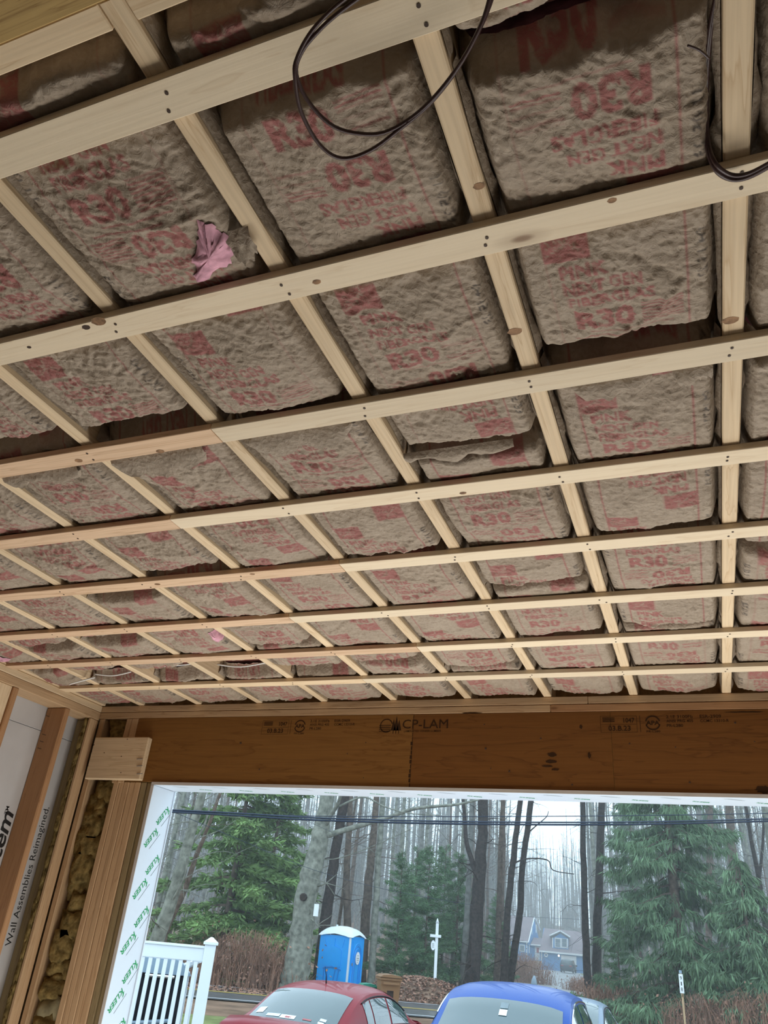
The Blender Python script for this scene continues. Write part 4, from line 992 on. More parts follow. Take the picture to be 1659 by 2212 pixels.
def leaf_mound(label, c, rx, ry, h, n, seed):
    rs = nrs(seed); nu, nv = 20, 8; V = [(0, 0, h)]; Fs = []
    for j in range(1, nv+1):
        for i in range(nu):
            a = 2*PI*i/nu; r = j/nv; V.append((math.cos(a)*rx*r, math.sin(a)*ry*r, h*(1-r*r)**1.2*(1+.15*rs.uniform(-1, 1))-.03*(j == nv)))
    for i in range(nu): Fs.append((0, 1+i, 1+(i+1) % nu))
    for j in range(nv-1):
        for i in range(nu): a = 1+j*nu+i; b = 1+j*nu+(i+1) % nu; Fs.append((a, a+nu, b+nu, b))
    root = empty('leaf_mound', c, 0, label, 'leaf pile'); mesh_np('soil', V, Fs, M['litter'], root, True)
    q = np.sqrt(rs.rand(n))*1.12; a = rs.uniform(0, 2*PI, n); P = np.stack([np.cos(a)*rx*q, np.sin(a)*ry*q, h*np.clip(1-q*q, 0, 1)**1.2+.03+rs.uniform(0, .05, n)], 1)
    A = rs.normal(0, 1, (n, 3))*np.array([1, 1, .4]); A /= np.linalg.norm(A, axis=1, keepdims=True); B = np.cross(A, rs.normal(0, .4, (n, 3))+np.array([0, 0, 1])); B /= np.linalg.norm(B, axis=1, keepdims=True)
    k = .065*rs.uniform(.6, 1.4, (n, 1)); V = np.stack([P-A*k, P+B*k*.7, P+A*k, P-B*k*.7], 1).reshape(-1, 3)
    l = mesh_np('leaves', V, np.arange(len(V)).reshape(-1, 4), M['dead_leaf'], root); l['kind'] = 'stuff'; return root
mc = base(912, 38.4); leaf_mound('mound of raked brown leaves around the white sign post', mc, 3.0, 1.5, .80, 3400, 3)
def litter_area(label, px0, px1, d0, d1, n, seed):
    rs = nrs(seed); P = []
    for i in range(n):
        p = base(rs.uniform(px0, px1), rs.uniform(d0, d1)); P.append((p.x, p.y, p.z+.03))
    P = np.array(P); A = rs.normal(0, 1, (n, 3))*np.array([1, 1, .3]); A /= np.linalg.norm(A, axis=1, keepdims=True); B = np.cross(A, rs.normal(0, .3, (n, 3))+np.array([0, 0, 1])); B /= np.linalg.norm(B, axis=1, keepdims=True)
    k = .07*rs.uniform(.6, 1.4, (n, 1)); V = np.stack([P-A*k, P+B*k*.7, P+A*k, P-B*k*.7], 1).reshape(-1, 3)
    o = mesh_np('fallen_leaves', V, np.arange(len(V)).reshape(-1, 4), M['dead_leaf']); return tag(o, label, 'leaves', None, 'stuff')
litter_area('fallen brown leaves on the verge by the spruce', 1280, 1700, 37, 47, 2600, 5)
litter_area('fallen brown leaves on the verge under the brambles', 380, 680, 33, 38, 2200, 6)

# ------------------------------------------------------------------ overhead wires
def wire(label, pts, y, r, mat='wire_brown'):
    mb = MB(); mb.tube(smooth_path([at(px, py, y+dy) for px, py, dy in pts], 5), r, 5); return tag(mb.build('utility_wire', M[mat], None, True), label, 'wire')
M['wire_dark'] = plain('dark_blue_grey_wire', (.035, .045, .07), .5, .3)
wire('thick lower utility cable across the road', [(250, 1748, -3), (500, 1761, -1.5), (690, 1772, -.5), (1000, 1780, 1), (1350, 1781, 3), (1659, 1774, 5), (1900, 1766, 7)], 20, .026, 'wire_dark')
wire('thick upper utility cable lashed above the lower one', [(250, 1744, -3), (500, 1756, -1.5), (690, 1767, -.5), (1000, 1775, 1), (1350, 1776, 3), (1659, 1769, 5), (1900, 1760, 7)], 20, .022, 'wire_dark')
wire('thin single utility wire above the thick cables', [(250, 1747, -3), (500, 1757, -1.5), (690, 1763, -.5), (1000, 1764, 1), (1350, 1762, 3), (1659, 1757, 5), (1900, 1750, 7)], 20.4, .012, 'wire_dark')
wire('thin drooping service wire behind the maple', [(380, 1756, -2), (520, 1815, 0), (680, 1880, 4), (850, 1925, 9), (1020, 1955, 14)], 24, .009, 'wire_dark')
wire('hair thin wire crossing high in the trees', [(520, 1712, -2), (600, 1745, 0), (700, 1790, 3), (790, 1830, 6)], 24, .006, 'wire_dark')
wire('far wire crossing in front of the blue house', [(1100, 1976, -4), (1150, 1981, 0), (1260, 1986, 6)], 95, .02, 'wire_dark')

# ------------------------------------------------------------------ roadside things
def facing(px, dist):
    p = base(px, dist); az = math.atan2(p.x-EYE.x, p.y-EYE.y); return p, -az
# portable toilet: long side and door side, corner towards us
p, rz = facing(737, 38.5)
pt = empty('portable_toilet', p, rz-math.radians(27), 'blue portable toilet with white domed roof across the road', 'toilet')
W2, D2, H2 = .74, .68, 2.10
box_rel('skid', -W2-.04, W2+.04, -D2-.04, D2+.04, -.02, .14, M['potty_roof'], pt, .02)
def wall_panel(name, pts, y, th, mat, parent, flip=False): mb = MB(); mb.prism(pts, y, y-th); return mb.build(name, mat, parent)
mb = MB(); mb.box(-W2, W2, -D2, D2, .14, H2); body = mb.build('body', M['potty_blue'], pt)
# raised mouldings of the long wall (faces -y)
mb = MB(); mb.prism([(-.46, .92), (.36, .92), (.36, 1.52), (.25, 1.62), (-.05, 1.70), (-.35, 1.62), (-.46, 1.52)], -D2-.03, -D2); mb.build('raised_panel', M['potty_blue'], pt)
for a in (-.55, -.05, .42): mb = MB(); mb.prism([(a*.8, 1.66), (a*.8+.05, 1.66), (a+.05, 1.98), (a, 1.98)], -D2-.025, -D2); mb.build('rib', M['potty_blue'], pt)
mb = MB(); mb.prism([(-.46, .82), (-.05, .90), (.40, .80), (.40, .84), (-.05, .945), (-.46, .86)], -D2-.035, -D2); mb.build('rib', M['potty_deep'], pt)
for a, b in ((-.42, -.40), (-.27, -.18), (.12, .02), (.28, .22)): mb = MB(); mb.prism([(a, .80), (a+.04, .80), (b+.04, .18), (b, .18)], -D2-.02, -D2); mb.build('rib', M['potty_deep'], pt)
box_rel('corner_post', W2-.06, W2+.015, -D2-.015, -D2+.06, .14, H2, M['pvc'], pt, .005)
# door side (faces +x)
mb = MB(); mb.box(W2, W2+.03, -.46, .50, .18, 1.92); dr = mb.build('door', M['potty_blue'], pt)
for i, s in enumerate((.44, .36, .28, .20)):
    arc = [(W2+.035, .02+math.cos(t)*s, 1.30+math.sin(t)*s*1.25) for t in np.linspace(0, PI, 13)]; arc = [(W2+.035, .02+s, .25)]+arc+[(W2+.035, .02-s, .25)]
    mb = MB(); mb.tube(arc, .018, 5); mb.build('rib', M['potty_deep'] if i % 2 else M['potty_blue'], dr)
mb = MB(); V = [(W2+.05, .04+.20*math.cos(t), 1.30+.24*math.sin(t)) for t in np.linspace(0, 2*PI, 28, endpoint=False)]; V2 = [(W2+.065, v[1], v[2]) for v in V]
mb.add(V+V2, [tuple(range(28)), tuple(range(55, 27, -1))]+[(i, (i+1) % 28, 28+(i+1) % 28, 28+i) for i in range(28)]); ds = mb.build('round_sign', M['white_paint'], dr)
for z, hw, th in ((1.40, .09, .018), (1.30, .11, .03), (1.23, .10, .022), (1.16, .05, .018)):
    mb = MB(); mb.box(W2+.0655, W2+.067, .04-hw, .04+hw, z-th/2, z+th/2); mb.build('print_line', M['grey_ink'], ds)
box_rel('latch', W2+.03, W2+.06, -.47, -.38, 1.02, 1.12, M['grey_paint'], dr, .004)
# domed roof
bm = bmesh.new(); nU, nV = 20, 20; gv = []
for i in range(nU+1):
    row = []
    for j in range(nV+1):
        u, v = 2*i/nU-1, 2*j/nV-1; e = max(abs(u), abs(v))
        x, y = u*(W2+.07), v*(D2+.07); z = H2+.02+.34*(1-abs(u)**2.6)**.6*(1-abs(v)**2.6)**.6
        z += .015*math.cos(v*11)*(1-e**4) - (.06 if e > .98 else 0) + (.12*max(0, 1-abs(v)/.8)**.7 if abs(u) > .98 else 0) + (.10*max(0, 1-abs(u)/.8)**.7 if abs(v) > .98 else 0)
        row.append(bm.verts.new((x, y, z)))
    gv.append(row)
for i in range(nU):
    for j in range(nV): bm.faces.new((gv[i][j], gv[i+1][j], gv[i+1][j+1], gv[i][j+1]))
ro = from_bm('roof', bm, M['potty_roof'], pt, True)
mb = MB(); mb.tube([(-W2+.08, D2-.05, H2+.05), (-W2+.08, D2-.05, H2+.42)], .05, 8); mb.build('vent_pipe', M['potty_roof'], pt)
# wheeled bins
def bin_(px, dist, mat, label, h=1.08, hwid=.30, rot=.2):
    p, rz = facing(px, dist); r = empty('wheeled_bin', p, rz+rot, label, 'bin')
    mb = MB(); lo, hi = hwid*.78, hwid; n = 4
    V = [(-lo, -lo*1.1, .06), (lo, -lo*1.1, .06), (lo, lo*1.1, .06), (-lo, lo*1.1, .06), (-hi, -hi*1.15, h), (hi, -hi*1.15, h), (hi, hi*1.15, h), (-hi, hi*1.15, h)]
    mb.add(V, [(0, 3, 2, 1), (4, 5, 6, 7), (0, 1, 5, 4), (1, 2, 6, 5), (2, 3, 7, 6), (3, 0, 4, 7)]); mb.build('body', mat, r)
    box_rel('rim', -hi-.03, hi+.03, -hi*1.15-.03, hi*1.15+.03, h-.07, h, mat, r, .01)
    mb = MB(); mb.prism([(-hi-.04, h+.01), (hi+.04, h+.01), (hi*.8, h+.07), (0, h+.09), (-hi*.8, h+.07)], -hi*1.15-.06, hi*1.15+.03); mb.build('lid', mat, r)
    box_rel('front_panel', -.10, .10, -hi*1.02-.012, -hi*.95, h*.55, h*.72, M['bark_dark'], r)
    box_rel('grip', -hi*.8, hi*.8, -hi*1.15-.07, -hi*1.15-.03, h-.18, h-.12, mat, r, .008)
    for s in (-1, 1): mb = MB(); mb.tube([(s*(lo-.02), lo*1.1, .12), (s*(lo+.05), lo*1.1, .12)], .12, 14); mb.build('wheel', M['black'], r)
    return r
bin_(844, 27.6, M['bin_brown'], 'brown wheeled bin standing beside the portable toilet', 1.12, .31)
bin_(800, 28.2, M['bin_green'], 'green bin lid peeking out under the toilet corner', .80, .24)
# white sign post on the leaf mound
p, rz = facing(942, 38.6); sp = empty('sign_post', p+Vector((0, 0, .50)), rz, 'white wooden sign post with finial and crossarm on leaf mound', 'post')
sp.scale = (1.10,)*3
box_rel('post', -.058, .058, -.058, .058, 0, 2.18, M['white_paint'], sp, .008)
mb = MB(); mb.prism([(-.05, 2.18), (.05, 2.18), (.055, 2.21), (-.055, 2.21)], -.05, .05); mb.build('neck', M['white_paint'], sp)
bm = bmesh.new(); bmesh.ops.create_cone(bm, cap_ends=True, segments=12, radius1=.075, radius2=.012, depth=.17); bmesh.ops.translate(bm, verts=bm.verts, vec=(0, 0, 2.295)); from_bm('finial', bm, M['white_paint'], sp, True)
box_rel('crossarm', -.27, .17, -.10, -.02, 1.70, 1.80, M['white_paint'], sp, .006)
def oval(name, rx, rz_, y0, y1, cx, cz, mat, parent):
    n = 26; V = [(cx+rx*math.cos(2*PI*i/n), y0, cz+rz_*math.sin(2*PI*i/n)) for i in range(n)]; V += [(v[0], y1, v[2]) for v in V]
    return MB().add(V, [tuple(range(n)), tuple(range(2*n-1, n-1, -1))]+[(i, i+n, (i+1) % n+n, (i+1) % n) for i in range(n)]).build(name, mat, parent)
ov = oval('oval_sign', .115, .20, -.055, -.045, -.13, 1.42, M['black'], sp); oval('oval_face', .095, .175, -.060, -.055, -.13, 1.42, M['white_paint'], ov)
for z, a in ((1.47, .05), (1.42, -.05), (1.36, .03)): mb = MB(); mb.box(-.18, -.09, -.0615, -.060, z-.008, z+.008); mb.build('print_line', M['ink'], ov)
# numbered marker post by the spruce
p, rz = facing(1466, 35.0); mk = empty('marker_post', p, rz, 'thin roadside marker post with white vertical number plate', 'post')
box_rel('stake', -.035, .035, -.02, .02, -.1, 1.80, M['spruce_z'], mk, .004); box_rel('cap', -.05, .05, -.03, .03, 1.95, 2.05, M['lid_blue'], mk, .004)
box_rel('stem_top', -.04, .04, -.02, .02, 1.2, 1.96, M['spruce_z'], mk)
npl = box_rel('number_plate', -.075, .075, -.035, -.022, 1.32, 1.93, M['white_paint'], mk, .006)
lm = letter_mesh('lettering', [('9', -.032, .12, .12, .064, .01, 0), ('1', -.018, -.06, .12, .036, .01, 0), ('8', -.032, -.24, .12, .064, .01, 0)], M['ink'], npl, (0, -.0075, 0), (1, 0, 0), (0, 0, 1))
# small blue grey cone-like thing by the far driveway
p, rz = facing(1153, 58); mb = MB(); mb.tube([(0, 0, 0), (0, 0, .5), (.03, 0, .75)], [.26, .16, .05], 10); cn = mb.build('driveway_marker', M['lid_blue'], None, True); cn.location = p; tag(cn, 'small grey blue cone at the mouth of the far driveway', 'cone')

# ------------------------------------------------------------------ porch railing and covered grill
p, rz = facing(452, 9.0)
rl = empty('porch_railing', (p.x, p.y, ground(p.x, p.y)), rz, 'white vinyl porch railing with capped end post', 'railing')
def rz_of(px, py, dist): return at_d(px, py, dist).z-rl.location.z
zt = rz_of(455, 2041, 9.0); zb = .50
box_rel('post', -.055, .055, -.055, .055, -.05, zt, M['white_paint'], rl, .004)
bm = bmesh.new(); bmesh.ops.create_cone(bm, cap_ends=True, segments=4, radius1=.103, radius2=.015, depth=.045, matrix=Matrix.Translation((0, 0, zt+.045)) @ Matrix.Rotation(PI/4, 4, 'Z')); bm2 = box_bm(-.073, .073, -.073, .073, zt, zt+.022, .003); me = bpy.data.meshes.new('t'); bm2.to_mesh(me); bm2.free(); bm.from_mesh(me); from_bm('post_cap', bm, M['white_paint'], rl)
LR = 1.9
box_rel('top_rail', -LR, -.055, -.03, .03, zt-.15, zt-.035, M['white_paint'], rl, .004); box_rel('top_rail_cap', -LR, -.055, -.045, .045, zt-.036, zt-.015, M['white_paint'], rl, .003)
box_rel('bottom_rail', -LR, -.055, -.03, .03, zb, zb+.08, M['white_paint'], rl, .004)
for i in range(24): 
    x = -.115-i*.0735; box_rel('baluster', x-.019, x+.019, -.022, .022, zb+.06, zt-.05, M['white_paint'], rl, .003)
rb = empty('stair_railing', (p.x, p.y, ground(p.x, p.y)), rz, 'white stair railing running away behind the porch railing post', 'railing')
for i in range(5):
    box_rel('baluster', -.10-i*.085-.016, -.10-i*.085+.016, .35+i*.42, .39+i*.42, .2, zt-.22-i*.06, M['white_paint'], rb, .003)
mb = MB(); mb.prism([(0, 0), (.05, 0), (.05, .06), (0, .06)], 0, .01)
mb = MB(); mb.tube([(-.08, .2, zt-.14), (-.50, 2.3, zt-.42)], .032, 6); mb.build('hand_rail', M['white_paint'], rb)
dk = struct(empty('porch_floor', (p.x, p.y, ground(p.x, p.y)), rz)) if False else None
pf = empty('porch_deck', (p.x, p.y, ground(p.x, p.y)), rz, 'low wooden porch deck carrying the white railing', 'deck')
for i in range(12): box_rel('deck_board', -2.4, .06, .07+i*.145-.14, .07+i*.145, .44, .47, M['bush_brown'], pf, .003)
for x in (-2.3, -.1): box_rel('deck_leg', x-.05, x+.05, 0, .1, -.05, .44, M['treated_z'], pf)
gp, grz = facing(365, 9.9); gr = empty('grill', (gp.x, gp.y, rl.location.z+.47), grz, 'covered black grill with grey blue lid behind the railing', 'grill')
def gz(py): return at_d(370, py, 9.9).z-gr.location.z
zl = gz(2102)
mb = MB(); mb.prism([(-.32, .02), (.20, .02), (.24, zl), (-.36, zl)], -.26, .26); mb.build('cover', M['cover'], gr)
mb = MB(); mb.prism([(-.38, zl), (.27, zl), (.20, gz(2083)), (.10, gz(2070)), (-.30, gz(2070)), (-.38, gz(2085))], -.28, .28); mb.build('lid', M['lid_blue'], gr)
mb = MB(); mb.tube([(-.2, -.30, zl-.02), (.1, -.30, zl-.02)], .015, 6); mb.build('handle', M['chrome'], gr)
mb = MB(); mb.tube([(-.30, -.27, zl-.45), (.16, -.27, zl-.40)], .02, 6); mb.build('cover_strap', M['lid_blue'], gr)

# ------------------------------------------------------------------ cars
def make_car(label, loc, heading, body_mat, L, W, H, prof, belt, name='car', tumble=.16, bonnet=.72, boot=.90, pillar=(.0,)):
    """prof: (x, z) along the roof line from rear glass base to windscreen base; x forward, metres, measured from the car's middle"""
    r = empty(name, loc, heading, label, 'car'); hb = W/2; n = len(prof)
    # lower body: cross sections nose to tail
    st = [(-L/2, .72, .42, boot-.22), (-L/2+.10, .88, .26, boot-.06), (-L/2+.45, .97, .20, boot), (prof[0][0], 1.0, .18, belt), (0, 1.0, .18, belt), (prof[-1][0], 1.0, .18, belt), (L/2-.9, .99, .18, (belt+bonnet)/2+.06), (L/2-.35, .94, .20, bonnet), (L/2-.08, .82, .26, bonnet-.10), (L/2, .66, .36, bonnet-.26)]
    V = []; Fs = []; k = 14
    for x, wf_, zb_, zt_ in st:
        w_ = hb*wf_; zm = zb_+(zt_-zb_)*.62
        pr = [(0, zb_), (.7*w_, zb_), (.93*w_, zb_+.08), (w_, zm), (.985*w_, zt_-.06), (.93*w_, zt_-.012), (.55*w_, zt_+.015), (0, zt_+.022)]
        ring = [(x, a, z) for a, z in pr]+[(x, -a, z) for a, z in pr[-2:0:-1]]; V += ring
    k = len(ring)
    for i in range(len(st)-1):
        for j in range(k): a = i*k+j; b = i*k+(j+1) % k; Fs.append((a, a+k, b+k, b))
    Fs.append(tuple(range(k))); Fs.append(tuple(range(len(st)*k-1, (len(st)-1)*k-1, -1)))
    mesh_np('body', V, Fs, body_mat, r, True)
    # upper shell: stations along the roof line, each a strip across plus the sides down to the belt
    xs = np.array([p_[0] for p_ in prof]); zs = np.array([p_[1] for p_ in prof]); S = [Vector((x, 0, z)) for x, z in prof]
    Q = smooth_path(S, 4); X = np.array([q.x for q in Q]); Z = np.array([q.z for q in Q]); m_ = len(Q)
    zmax = Z.max(); hw = hb*(.985-tumble*np.clip((Z-belt)/(zmax-belt), 0, 1)**.9)*.96
    hw *= 1-.06*np.clip((np.abs(X-X.mean())/(X.max()-X.min())*2-.5)/.5, 0, 1)
    cv = np.linspace(-1, 1, 13)
    def top(i, v, off=0.0):
        i0 = max(0, min(m_-2, int(i))); f = i-i0; x = X[i0]*(1-f)+X[i0+1]*f; z = Z[i0]*(1-f)+Z[i0+1]*f; h_ = hw[i0]*(1-f)+hw[i0+1]*f
        dx, dz = X[i0+1]-X[i0], Z[i0+1]-Z[i0]; l = math.hypot(dx, dz); e = abs(v)
        slope = abs(dz)/l; bow = -.12*slope*math.copysign(1, X.mean()-x)*(e**2)
        return (x-dz/l*off+(-bow if x > X.mean() else -bow)*1.0, v*h_, z-.055*e**2.2-.035*e**8+dx/l*off)
    def side(i, t, s, off=0.0):
        tx, ty, tz = top(i, 1.0); bx = tx; by = hb*.965; bz = belt-.02
        return (bx, s*(by+(ty-by)*t+.02*math.sin(PI*t)+off), bz+(tz-bz)*t)
    def grid(fn, us, vs, name_, mat, parent):
        P = [fn(u, v) for u in us for v in vs]; nv_ = len(vs); Fq = [(a*nv_+b, (a+1)*nv_+b, (a+1)*nv_+b+1, a*nv_+b+1) for a in range(len(us)-1) for b in range(nv_-1)]
        return mesh_np(name_, P, Fq, mat, parent, True)
    sh = grid(lambda u, v: top(u, v), list(np.linspace(0, m_-1.001, m_*2)), list(cv), 'roof', body_mat, r)
    for s in (-1, 1): grid(lambda u, t: side(u, t, s), list(np.linspace(0, m_-1.001, m_*2)), [0, .1, .3, .55, .8, .92, 1], 'cabin_side', body_mat, r)
    seg = (m_-1)/(n-1)
    def glass_on(i0, i1, vm, name_): return grid(lambda u, v: top(u, v, .006), list(np.linspace(i0*seg+.25, i1*seg-.25, 10)), list(np.linspace(-vm, vm, 11)), name_, M['car_glass'], r)
    glass_on(pillar[0], pillar[1], .88, 'rear_window'); glass_on(pillar[2], n-1, .90, 'windscreen')
    wins = []
    for s in (-1, 1):
        for a, b in pillar[3]:
            us = list(np.linspace(a*(m_-1), b*(m_-1), 9))
            fn = lambda u, t: side(u, .10+.76*t, s, .007)
            wins.append(grid(fn, us, list(np.linspace(0, 1, 5)), 'side_window', M['car_glass'], r))
        a, b = pillar[3][0][0]*(m_-1)-.3, pillar[3][-1][1]*(m_-1)+.3
        P = [side(u, .91, s, .010) for u in np.linspace(a, b, 14)]; mb = MB(); mb.tube(P, .011, 5); mb.build('window_trim', M['chrome'] if name == 'hatchback_car' else M['black'], r)
        P = [side(u, .055, s, .012) for u in np.linspace(a, b, 14)]; mb = MB(); mb.tube(P, .011, 5); mb.build('window_trim', M['chrome'] if name == 'hatchback_car' else M['black'], r)
        mx = prof[-1][0]-.22; mb = MB(); bm = bmesh.new(); bmesh.ops.create_icosphere(bm, subdivisions=2, radius=1)
        for v in bm.verts: v.co = Vector((mx+v.co.x*.06, s*(hb+.07)+v.co.y*.10, belt+(.02 if name == 'hatchback_car' else -.10)+v.co.z*.065))
        mi = from_bm('wing_mirror', bm, body_mat, r, True)
        for wx in (-L*.29, L*.31):
            mb = MB(); mb.tube([(wx, s*(hb-.22), .32), (wx, s*(hb-.01), .32)], .32, 22); wh = mb.build('wheel', M['black'], r); mb = MB(); mb.tube([(wx, s*(hb-.02), .32), (wx, s*(hb+.003), .32)], .21, 16); mb.build('hub', M['steel'], wh)
    for s in (-1, 1):
        box_rel('tail_lamp', -L/2-.005, -L/2+.18, s*hb*.62-.18, s*hb*.62+.18, boot-.30, boot-.14, M['tail'], r, .03)
        box_rel('head_lamp', L/2-.30, L/2-.06, s*hb*.62-.16, s*hb*.62+.16, bonnet-.24, bonnet-.12, M['pvc'], r, .03)
    r_top = lambda u, v, off: Vector(top(u, v, off))
    return r, r_top, seg, side
SED = [(-1.72, .98), (-1.30, 1.20), (-.92, 1.36), (-.55, 1.435), (-.10, 1.455), (.35, 1.42), (.75, 1.30), (1.15, 1.12), (1.45, .97)]
p = base(742, 14.4); _, rzc = facing(742, 14.4)
car, tp, sg_, sd = make_car('dark red sedan seen from behind on the driveway', p, rzc+PI/2-math.radians(24), M['red_paint'], 4.65, 1.83, 1.455, SED, .95, 'sedan_car', .20, .86, 1.0, (0, 2, 5, ((.27, .36), (.375, .55), (.57, .80))))
# aerial and rear window stickers
a0 = tp(3.0*sg_, 0.0, .0); mb = MB(); mb.tube([a0, a0+Vector((-.03, 0, .10)), a0+Vector((-.10, 0, .22))], [.012, .006, .004], 6); mb.build('aerial', M['black'], car)
def sticker(u0, u1, v0, v1, mat):
    P = [tp(u, v, .010) for u in np.linspace(u0, u1, 3) for v in np.linspace(v0, v1, 4)]
    return mesh_np('sticker', P, [(a*4+b, a*4+4+b, a*4+5+b, a*4+b+1) for a in range(2) for b in range(3)], mat, car, True)
for u0, u1, v0, v1, mt in ((1.6, 2.6, .62, .78, 'white_paint'), (1.0, 1.5, .22, .50, 'pvc'), (.75, 1.45, -.10, .20, 'white_paint'), (.9, 1.25, -.02, .10, 'tail'), (.8, 1.2, -.66, -.55, 'white_paint'), (1.35, 1.8, -.68, -.56, 'pvc'), (1.0, 1.25, -.42, -.25, 'tail')): sticker(u0, u1, v0, v1, M[mt])
HAT = [(-1.95, 1.06), (-1.78, 1.30), (-1.55, 1.50), (-1.05, 1.575), (-.40, 1.60), (.15, 1.575), (.58, 1.46), (.95, 1.26), (1.30, 1.06)]
p = base(1108, 11.7); _, rzc = facing(1108, 11.7)
blue_car = make_car('bright blue hatchback facing the garage, wet roof', p, rzc-PI/2-math.radians(9), M['blue_paint'], 4.4, 1.80, 1.60, HAT, 1.03, 'hatchback_car', .17, .98, 1.0, (0, 2, 6, ((.24, .34), (.36, .53), (.55, .80))))
P = [blue_car[1](u*blue_car[2], v, .012) for u in np.linspace(6.55, 6.8, 3) for v in np.linspace(-.03, .09, 3)]
mesh_np('sticker', P, [(0, 1, 4, 3), (1, 2, 5, 4), (3, 4, 7, 6), (4, 5, 8, 7)], M['white_paint'], blue_car[0])
P = [blue_car[1](u*blue_car[2], v, .010) for u in np.linspace(6.25, 6.5, 3) for v in np.linspace(-.03, .09, 3)]
mesh_np('sensor_housing', P, [(0, 1, 4, 3), (1, 2, 5, 4), (3, 4, 7, 6), (4, 5, 8, 7)], M['grey_ink'], blue_car[0])
blue_car[0].scale = (1.05,)*3
p = base(1222, 18.0); _, rzc = facing(1213, 18.5)
make_car('grey blue sedan parked behind the blue hatchback', p, rzc-PI/2-math.radians(8), M['grey_paint'], 4.6, 1.82, 1.455, SED, .95, 'sedan_car', .20, .86, 1.0, (0, 2, 5, ((.27, .36), (.375, .55), (.57, .80))))

# ------------------------------------------------------------------ blue house far down the driveway
HD = 145.0; p, rzh = facing(1180, HD); ho = Vector((p.x, p.y, at_d(1180, 2098, HD).z)); hs = empty('blue_house', ho, rzh, 'blue house with mauve roof, dormer and porch lamp down the far driveway', 'house')
hr = Vector((math.cos(rzh), math.sin(rzh), 0))
def hp(px, py):
    q = at_d(px, py, HD)-ho; return q.dot(hr), q.z
def hpoly(name, pts, mat, parent=hs, th=.12):
    """pts: (px, py, depth) corners, thickened a little along the view axis"""
    V = [Vector((hp(a, b)[0], y, hp(a, b)[1])) for a, b, y in pts]; n = len(V); nn = (V[1]-V[0]).cross(V[2]-V[0]).normalized()*th
    if nn.y < 0: nn = -nn
    return MB().add([tuple(v) for v in V]+[tuple(v+nn) for v in V], [tuple(range(n)), tuple(range(2*n-1, n-1, -1))]+[(i, (i+1) % n, (i+1) % n+n, i+n) for i in range(n)]).build(name, mat, parent)
gw = hpoly('garage_wall', [(1168, 2053, 0), (1262, 2062, 0), (1262, 2108, 0), (1168, 2098, 0)], M['house_blue'])
hpoly('garage_roof', [(1164, 2053, -.4), (1264, 2063, -.4), (1262, 2012, 4), (1176, 2003, 4)], M['house_roof'])
hpoly('eave_trim', [(1164, 2052.5, -.45), (1264, 2062, -.45), (1264, 2066, -.45), (1164, 2056, -.45)], M['house_trim'])
hpoly('corner_trim', [(1169, 2056, -.06), (1171, 2056, -.06), (1171, 2080, -.06), (1169, 2080, -.06)], M['house_trim'])
hpoly('end_wall', [(1168, 2053, 0), (1176, 2003, 4), (1172, 2053, 8), (1172, 2095, 8), (1168, 2098, 0)], M['house_blue'])
gd = hpoly('garage_door', [(1212, 2063, -.08), (1245, 2066, -.08), (1245, 2103, -.08), (1212, 2098, -.08)], M['house_trim'])
for y in (2072, 2081, 2090): hpoly('panel_joint', [(1213, y, -.1), (1244, y+3, -.1), (1244, y+3.4, -.1), (1213, y+.4, -.1)], M['lid_blue'], gd, .02)
# dormer
hpoly('dormer_wall', [(1193, 2028, .3), (1210, 2016, .3), (1228, 2028, .3), (1228, 2051, .3), (1193, 2048, .3)], M['house_blue'])
hpoly('dormer_roof', [(1188, 2022, -.1), (1210, 2012, -.1), (1210, 2016, 3.6), (1189, 2026, 3.6)], M['house_trim'], hs, .2); hpoly('dormer_roof', [(1210, 2012, -.1), (1231, 2025, -.1), (1231, 2029, 3.6), (1210, 2016, 3.6)], M['house_trim'], hs, .2)
dw = hpoly('window', [(1198, 2025, .2), (1227, 2028, .2), (1227, 2049, .2), (1198, 2046, .2)], M['house_trim'])
for a, b in ((1200, 1210), (1214, 1224)):
    for y0, y1 in ((2027.5, 2035.5), (2036.5, 2044.5)): hpoly('pane', [(a, y0, .1), (b, y0+1, .1), (b, y1+1, .1), (a, y1, .1)], M['house_glass'], dw, .05)
hpoly('corner_trim', [(1193, 2025, .2), (1195, 2025, .2), (1195, 2047, .2), (1193, 2047, .2)], M['house_trim'])
# link with door
hpoly('link_wall', [(1144, 2040, .8), (1169, 2042, .8), (1169, 2080, .8), (1144, 2078, .8)], M['house_blue'])
hpoly('link_roof', [(1146, 2040, .2), (1168, 2042, .2), (1172, 2026, 3.5), (1152, 2024, 3.5)], M['house_roof']); hpoly('eave_trim', [(1146, 2039, .15), (1168, 2041, .15), (1168, 2043.5, .15), (1146, 2041.5, .15)], M['house_trim'])
fd = hpoly('front_door', [(1155.5, 2044, .7), (1167, 2045, .7), (1167, 2075, .7), (1155.5, 2073.5, .7)], M['house_trim'])
hpoly('door_wreath', [(1159, 2047, .6), (1164, 2047.5, .6), (1164, 2058, .6), (1159, 2057.5, .6)], M['red_wreath'], fd)
hpoly('steps', [(1143, 2074, .0), (1170, 2076, .0), (1170, 2088, -.3), (1143, 2084, -.3)], M['bin_brown'])
c = hp(1179.5, 2063); mb = MB(); mb.tube([(c[0]+.24*math.cos(t), -.1, c[1]+.24*math.sin(t)) for t in np.linspace(0, 2*PI, 17)], .09, 6, False); mb.build('ring_ornament', M['house_trim'], hs)
c = hp(1207, 2064.5); bm = bmesh.new(); bmesh.ops.create_icosphere(bm, subdivisions=2, radius=.16); bmesh.ops.translate(bm, verts=bm.verts, vec=(c[0], -.25, c[1])); from_bm('porch_lamp', bm, M['lamp_on'], hs, True)
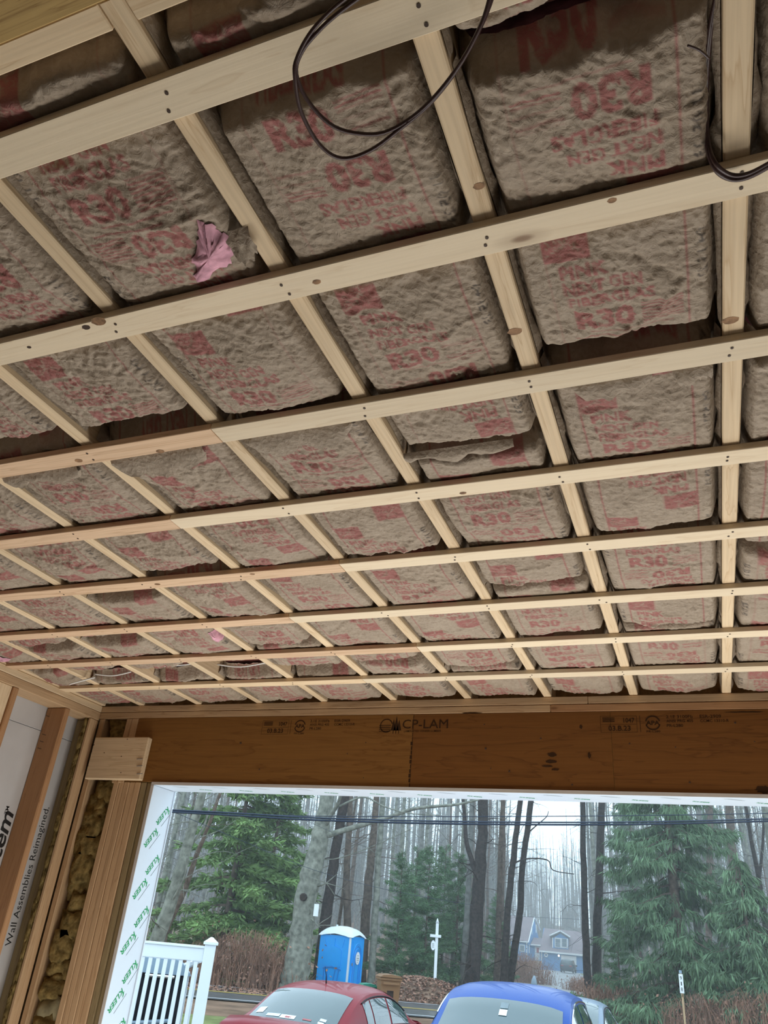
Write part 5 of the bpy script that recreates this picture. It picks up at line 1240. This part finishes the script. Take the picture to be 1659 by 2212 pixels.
# main gable
hpoly('gable_wall', [(1141, 2035, .2), (1153, 1981, 3.6), (1164, 2030, 7), (1164, 2080, 7), (1141, 2076, .2)], M['house_blue'])
hpoly('main_roof', [(1060, 2027, -.3), (1141.5, 2034.5, -.3), (1153.5, 1980, 3.6), (1070, 1972, 3.6)], M['house_roof']); hpoly('rake_trim', [(1140.5, 2035, -.35), (1142.5, 2035, -.3), (1154.5, 1980, 3.5), (1152.5, 1979, 3.5)], M['house_trim'])
hpoly('rake_trim', [(1153, 1979, 3.5), (1155, 1980, 3.5), (1167.5, 2007, 6.5), (1165, 2008, 6.5)], M['house_trim'])
hpoly('eave_trim', [(1060, 2026, -.4), (1141, 2034, -.4), (1141, 2036.5, -.4), (1060, 2028.5, -.4)], M['house_trim']); hpoly('main_wall', [(1060, 2028, 0), (1141, 2036, 0), (1141, 2078, 0), (1060, 2070, 0)], M['house_blue'])
hpoly('corner_trim', [(1137, 2036, -.1), (1139, 2036, -.1), (1139, 2072, -.1), (1137, 2072, -.1)], M['house_trim']); hpoly('downpipe', [(1142.5, 2040, -.1), (1144, 2040, -.1), (1144, 2059, -.1), (1142.5, 2059, -.1)], M['house_trim'])
for a, b in ((1148, 2008), (1157, 2004)): hpoly('gable_trim', [(a, b-8, 1.8), (a+1.6, b-8, 1.8), (a+1.6, b+10, 1.8), (a, b+10, 1.8)], M['house_trim'])
mw_ = hpoly('window', [(1122, 2040, -.1), (1134, 2041, -.1), (1134, 2056, -.1), (1122, 2055, -.1)], M['house_trim']); hpoly('pane', [(1123.5, 2042, -.2), (1132.5, 2043, -.2), (1132.5, 2054, -.2), (1123.5, 2053, -.2)], M['house_glass'], mw_, .05)
SUV = [(-2.0, 1.05), (-1.92, 1.35), (-1.75, 1.58), (-1.1, 1.66), (-.4, 1.68), (.2, 1.65), (.6, 1.53), (1.0, 1.30), (1.35, 1.08)]
p = base(1227, 130); p.z = at_d(1226, 2101, 130).z
make_car('dark sport utility car parked at the far garage door', p, rzh+PI/2-.15, M['dark_paint'], 4.6, 1.85, 1.68, SUV, 1.05, 'parked_car', .15, 1.0, 1.05, (0, 2, 5, ((.25, .36), (.38, .54), (.56, .80))))
# red barn glimpsed past the spruce
p, rzb = facing(1646, 70); bn = empty('red_shed', p, rzb, 'red shed roof glimpsed past the spruce skirt', 'shed')
mb = MB(); mb.prism([(-1.6, 0), (1.6, 0), (1.6, 2.0), (0, 3.2), (-1.6, 2.0)], 0, 4); mb.build('wall', M['red_wreath'], bn)
mb = MB(); mb.prism([(-1.85, 1.85), (0, 3.25), (1.85, 1.85), (1.85, 2.0), (0, 3.42), (-1.85, 2.0)], -.2, 4.2); mb.build('roof', M['house_trim'], bn)

# ------------------------------------------------------------------ mist standing over the road and in the wood
hm = bpy.data.materials.new('mist'); hm.use_nodes = True; nt = hm.node_tree; nt.nodes.remove(nt.nodes['Principled BSDF'])
vs = nt.nodes.new('ShaderNodeVolumeScatter'); vs.inputs['Color'].default_value = (.90, .96, 1, 1); vs.inputs['Density'].default_value = .0031; vs.inputs['Anisotropy'].default_value = .2
nt.links.new(vs.outputs[0], nt.nodes['Material Output'].inputs['Volume'])
mi = MB(); mi.box(-230, 150, 19, 262, -8, 45); tag(mi.build('mist', hm), 'pale mist standing in the wood beyond the road', 'mist', None, 'stuff')
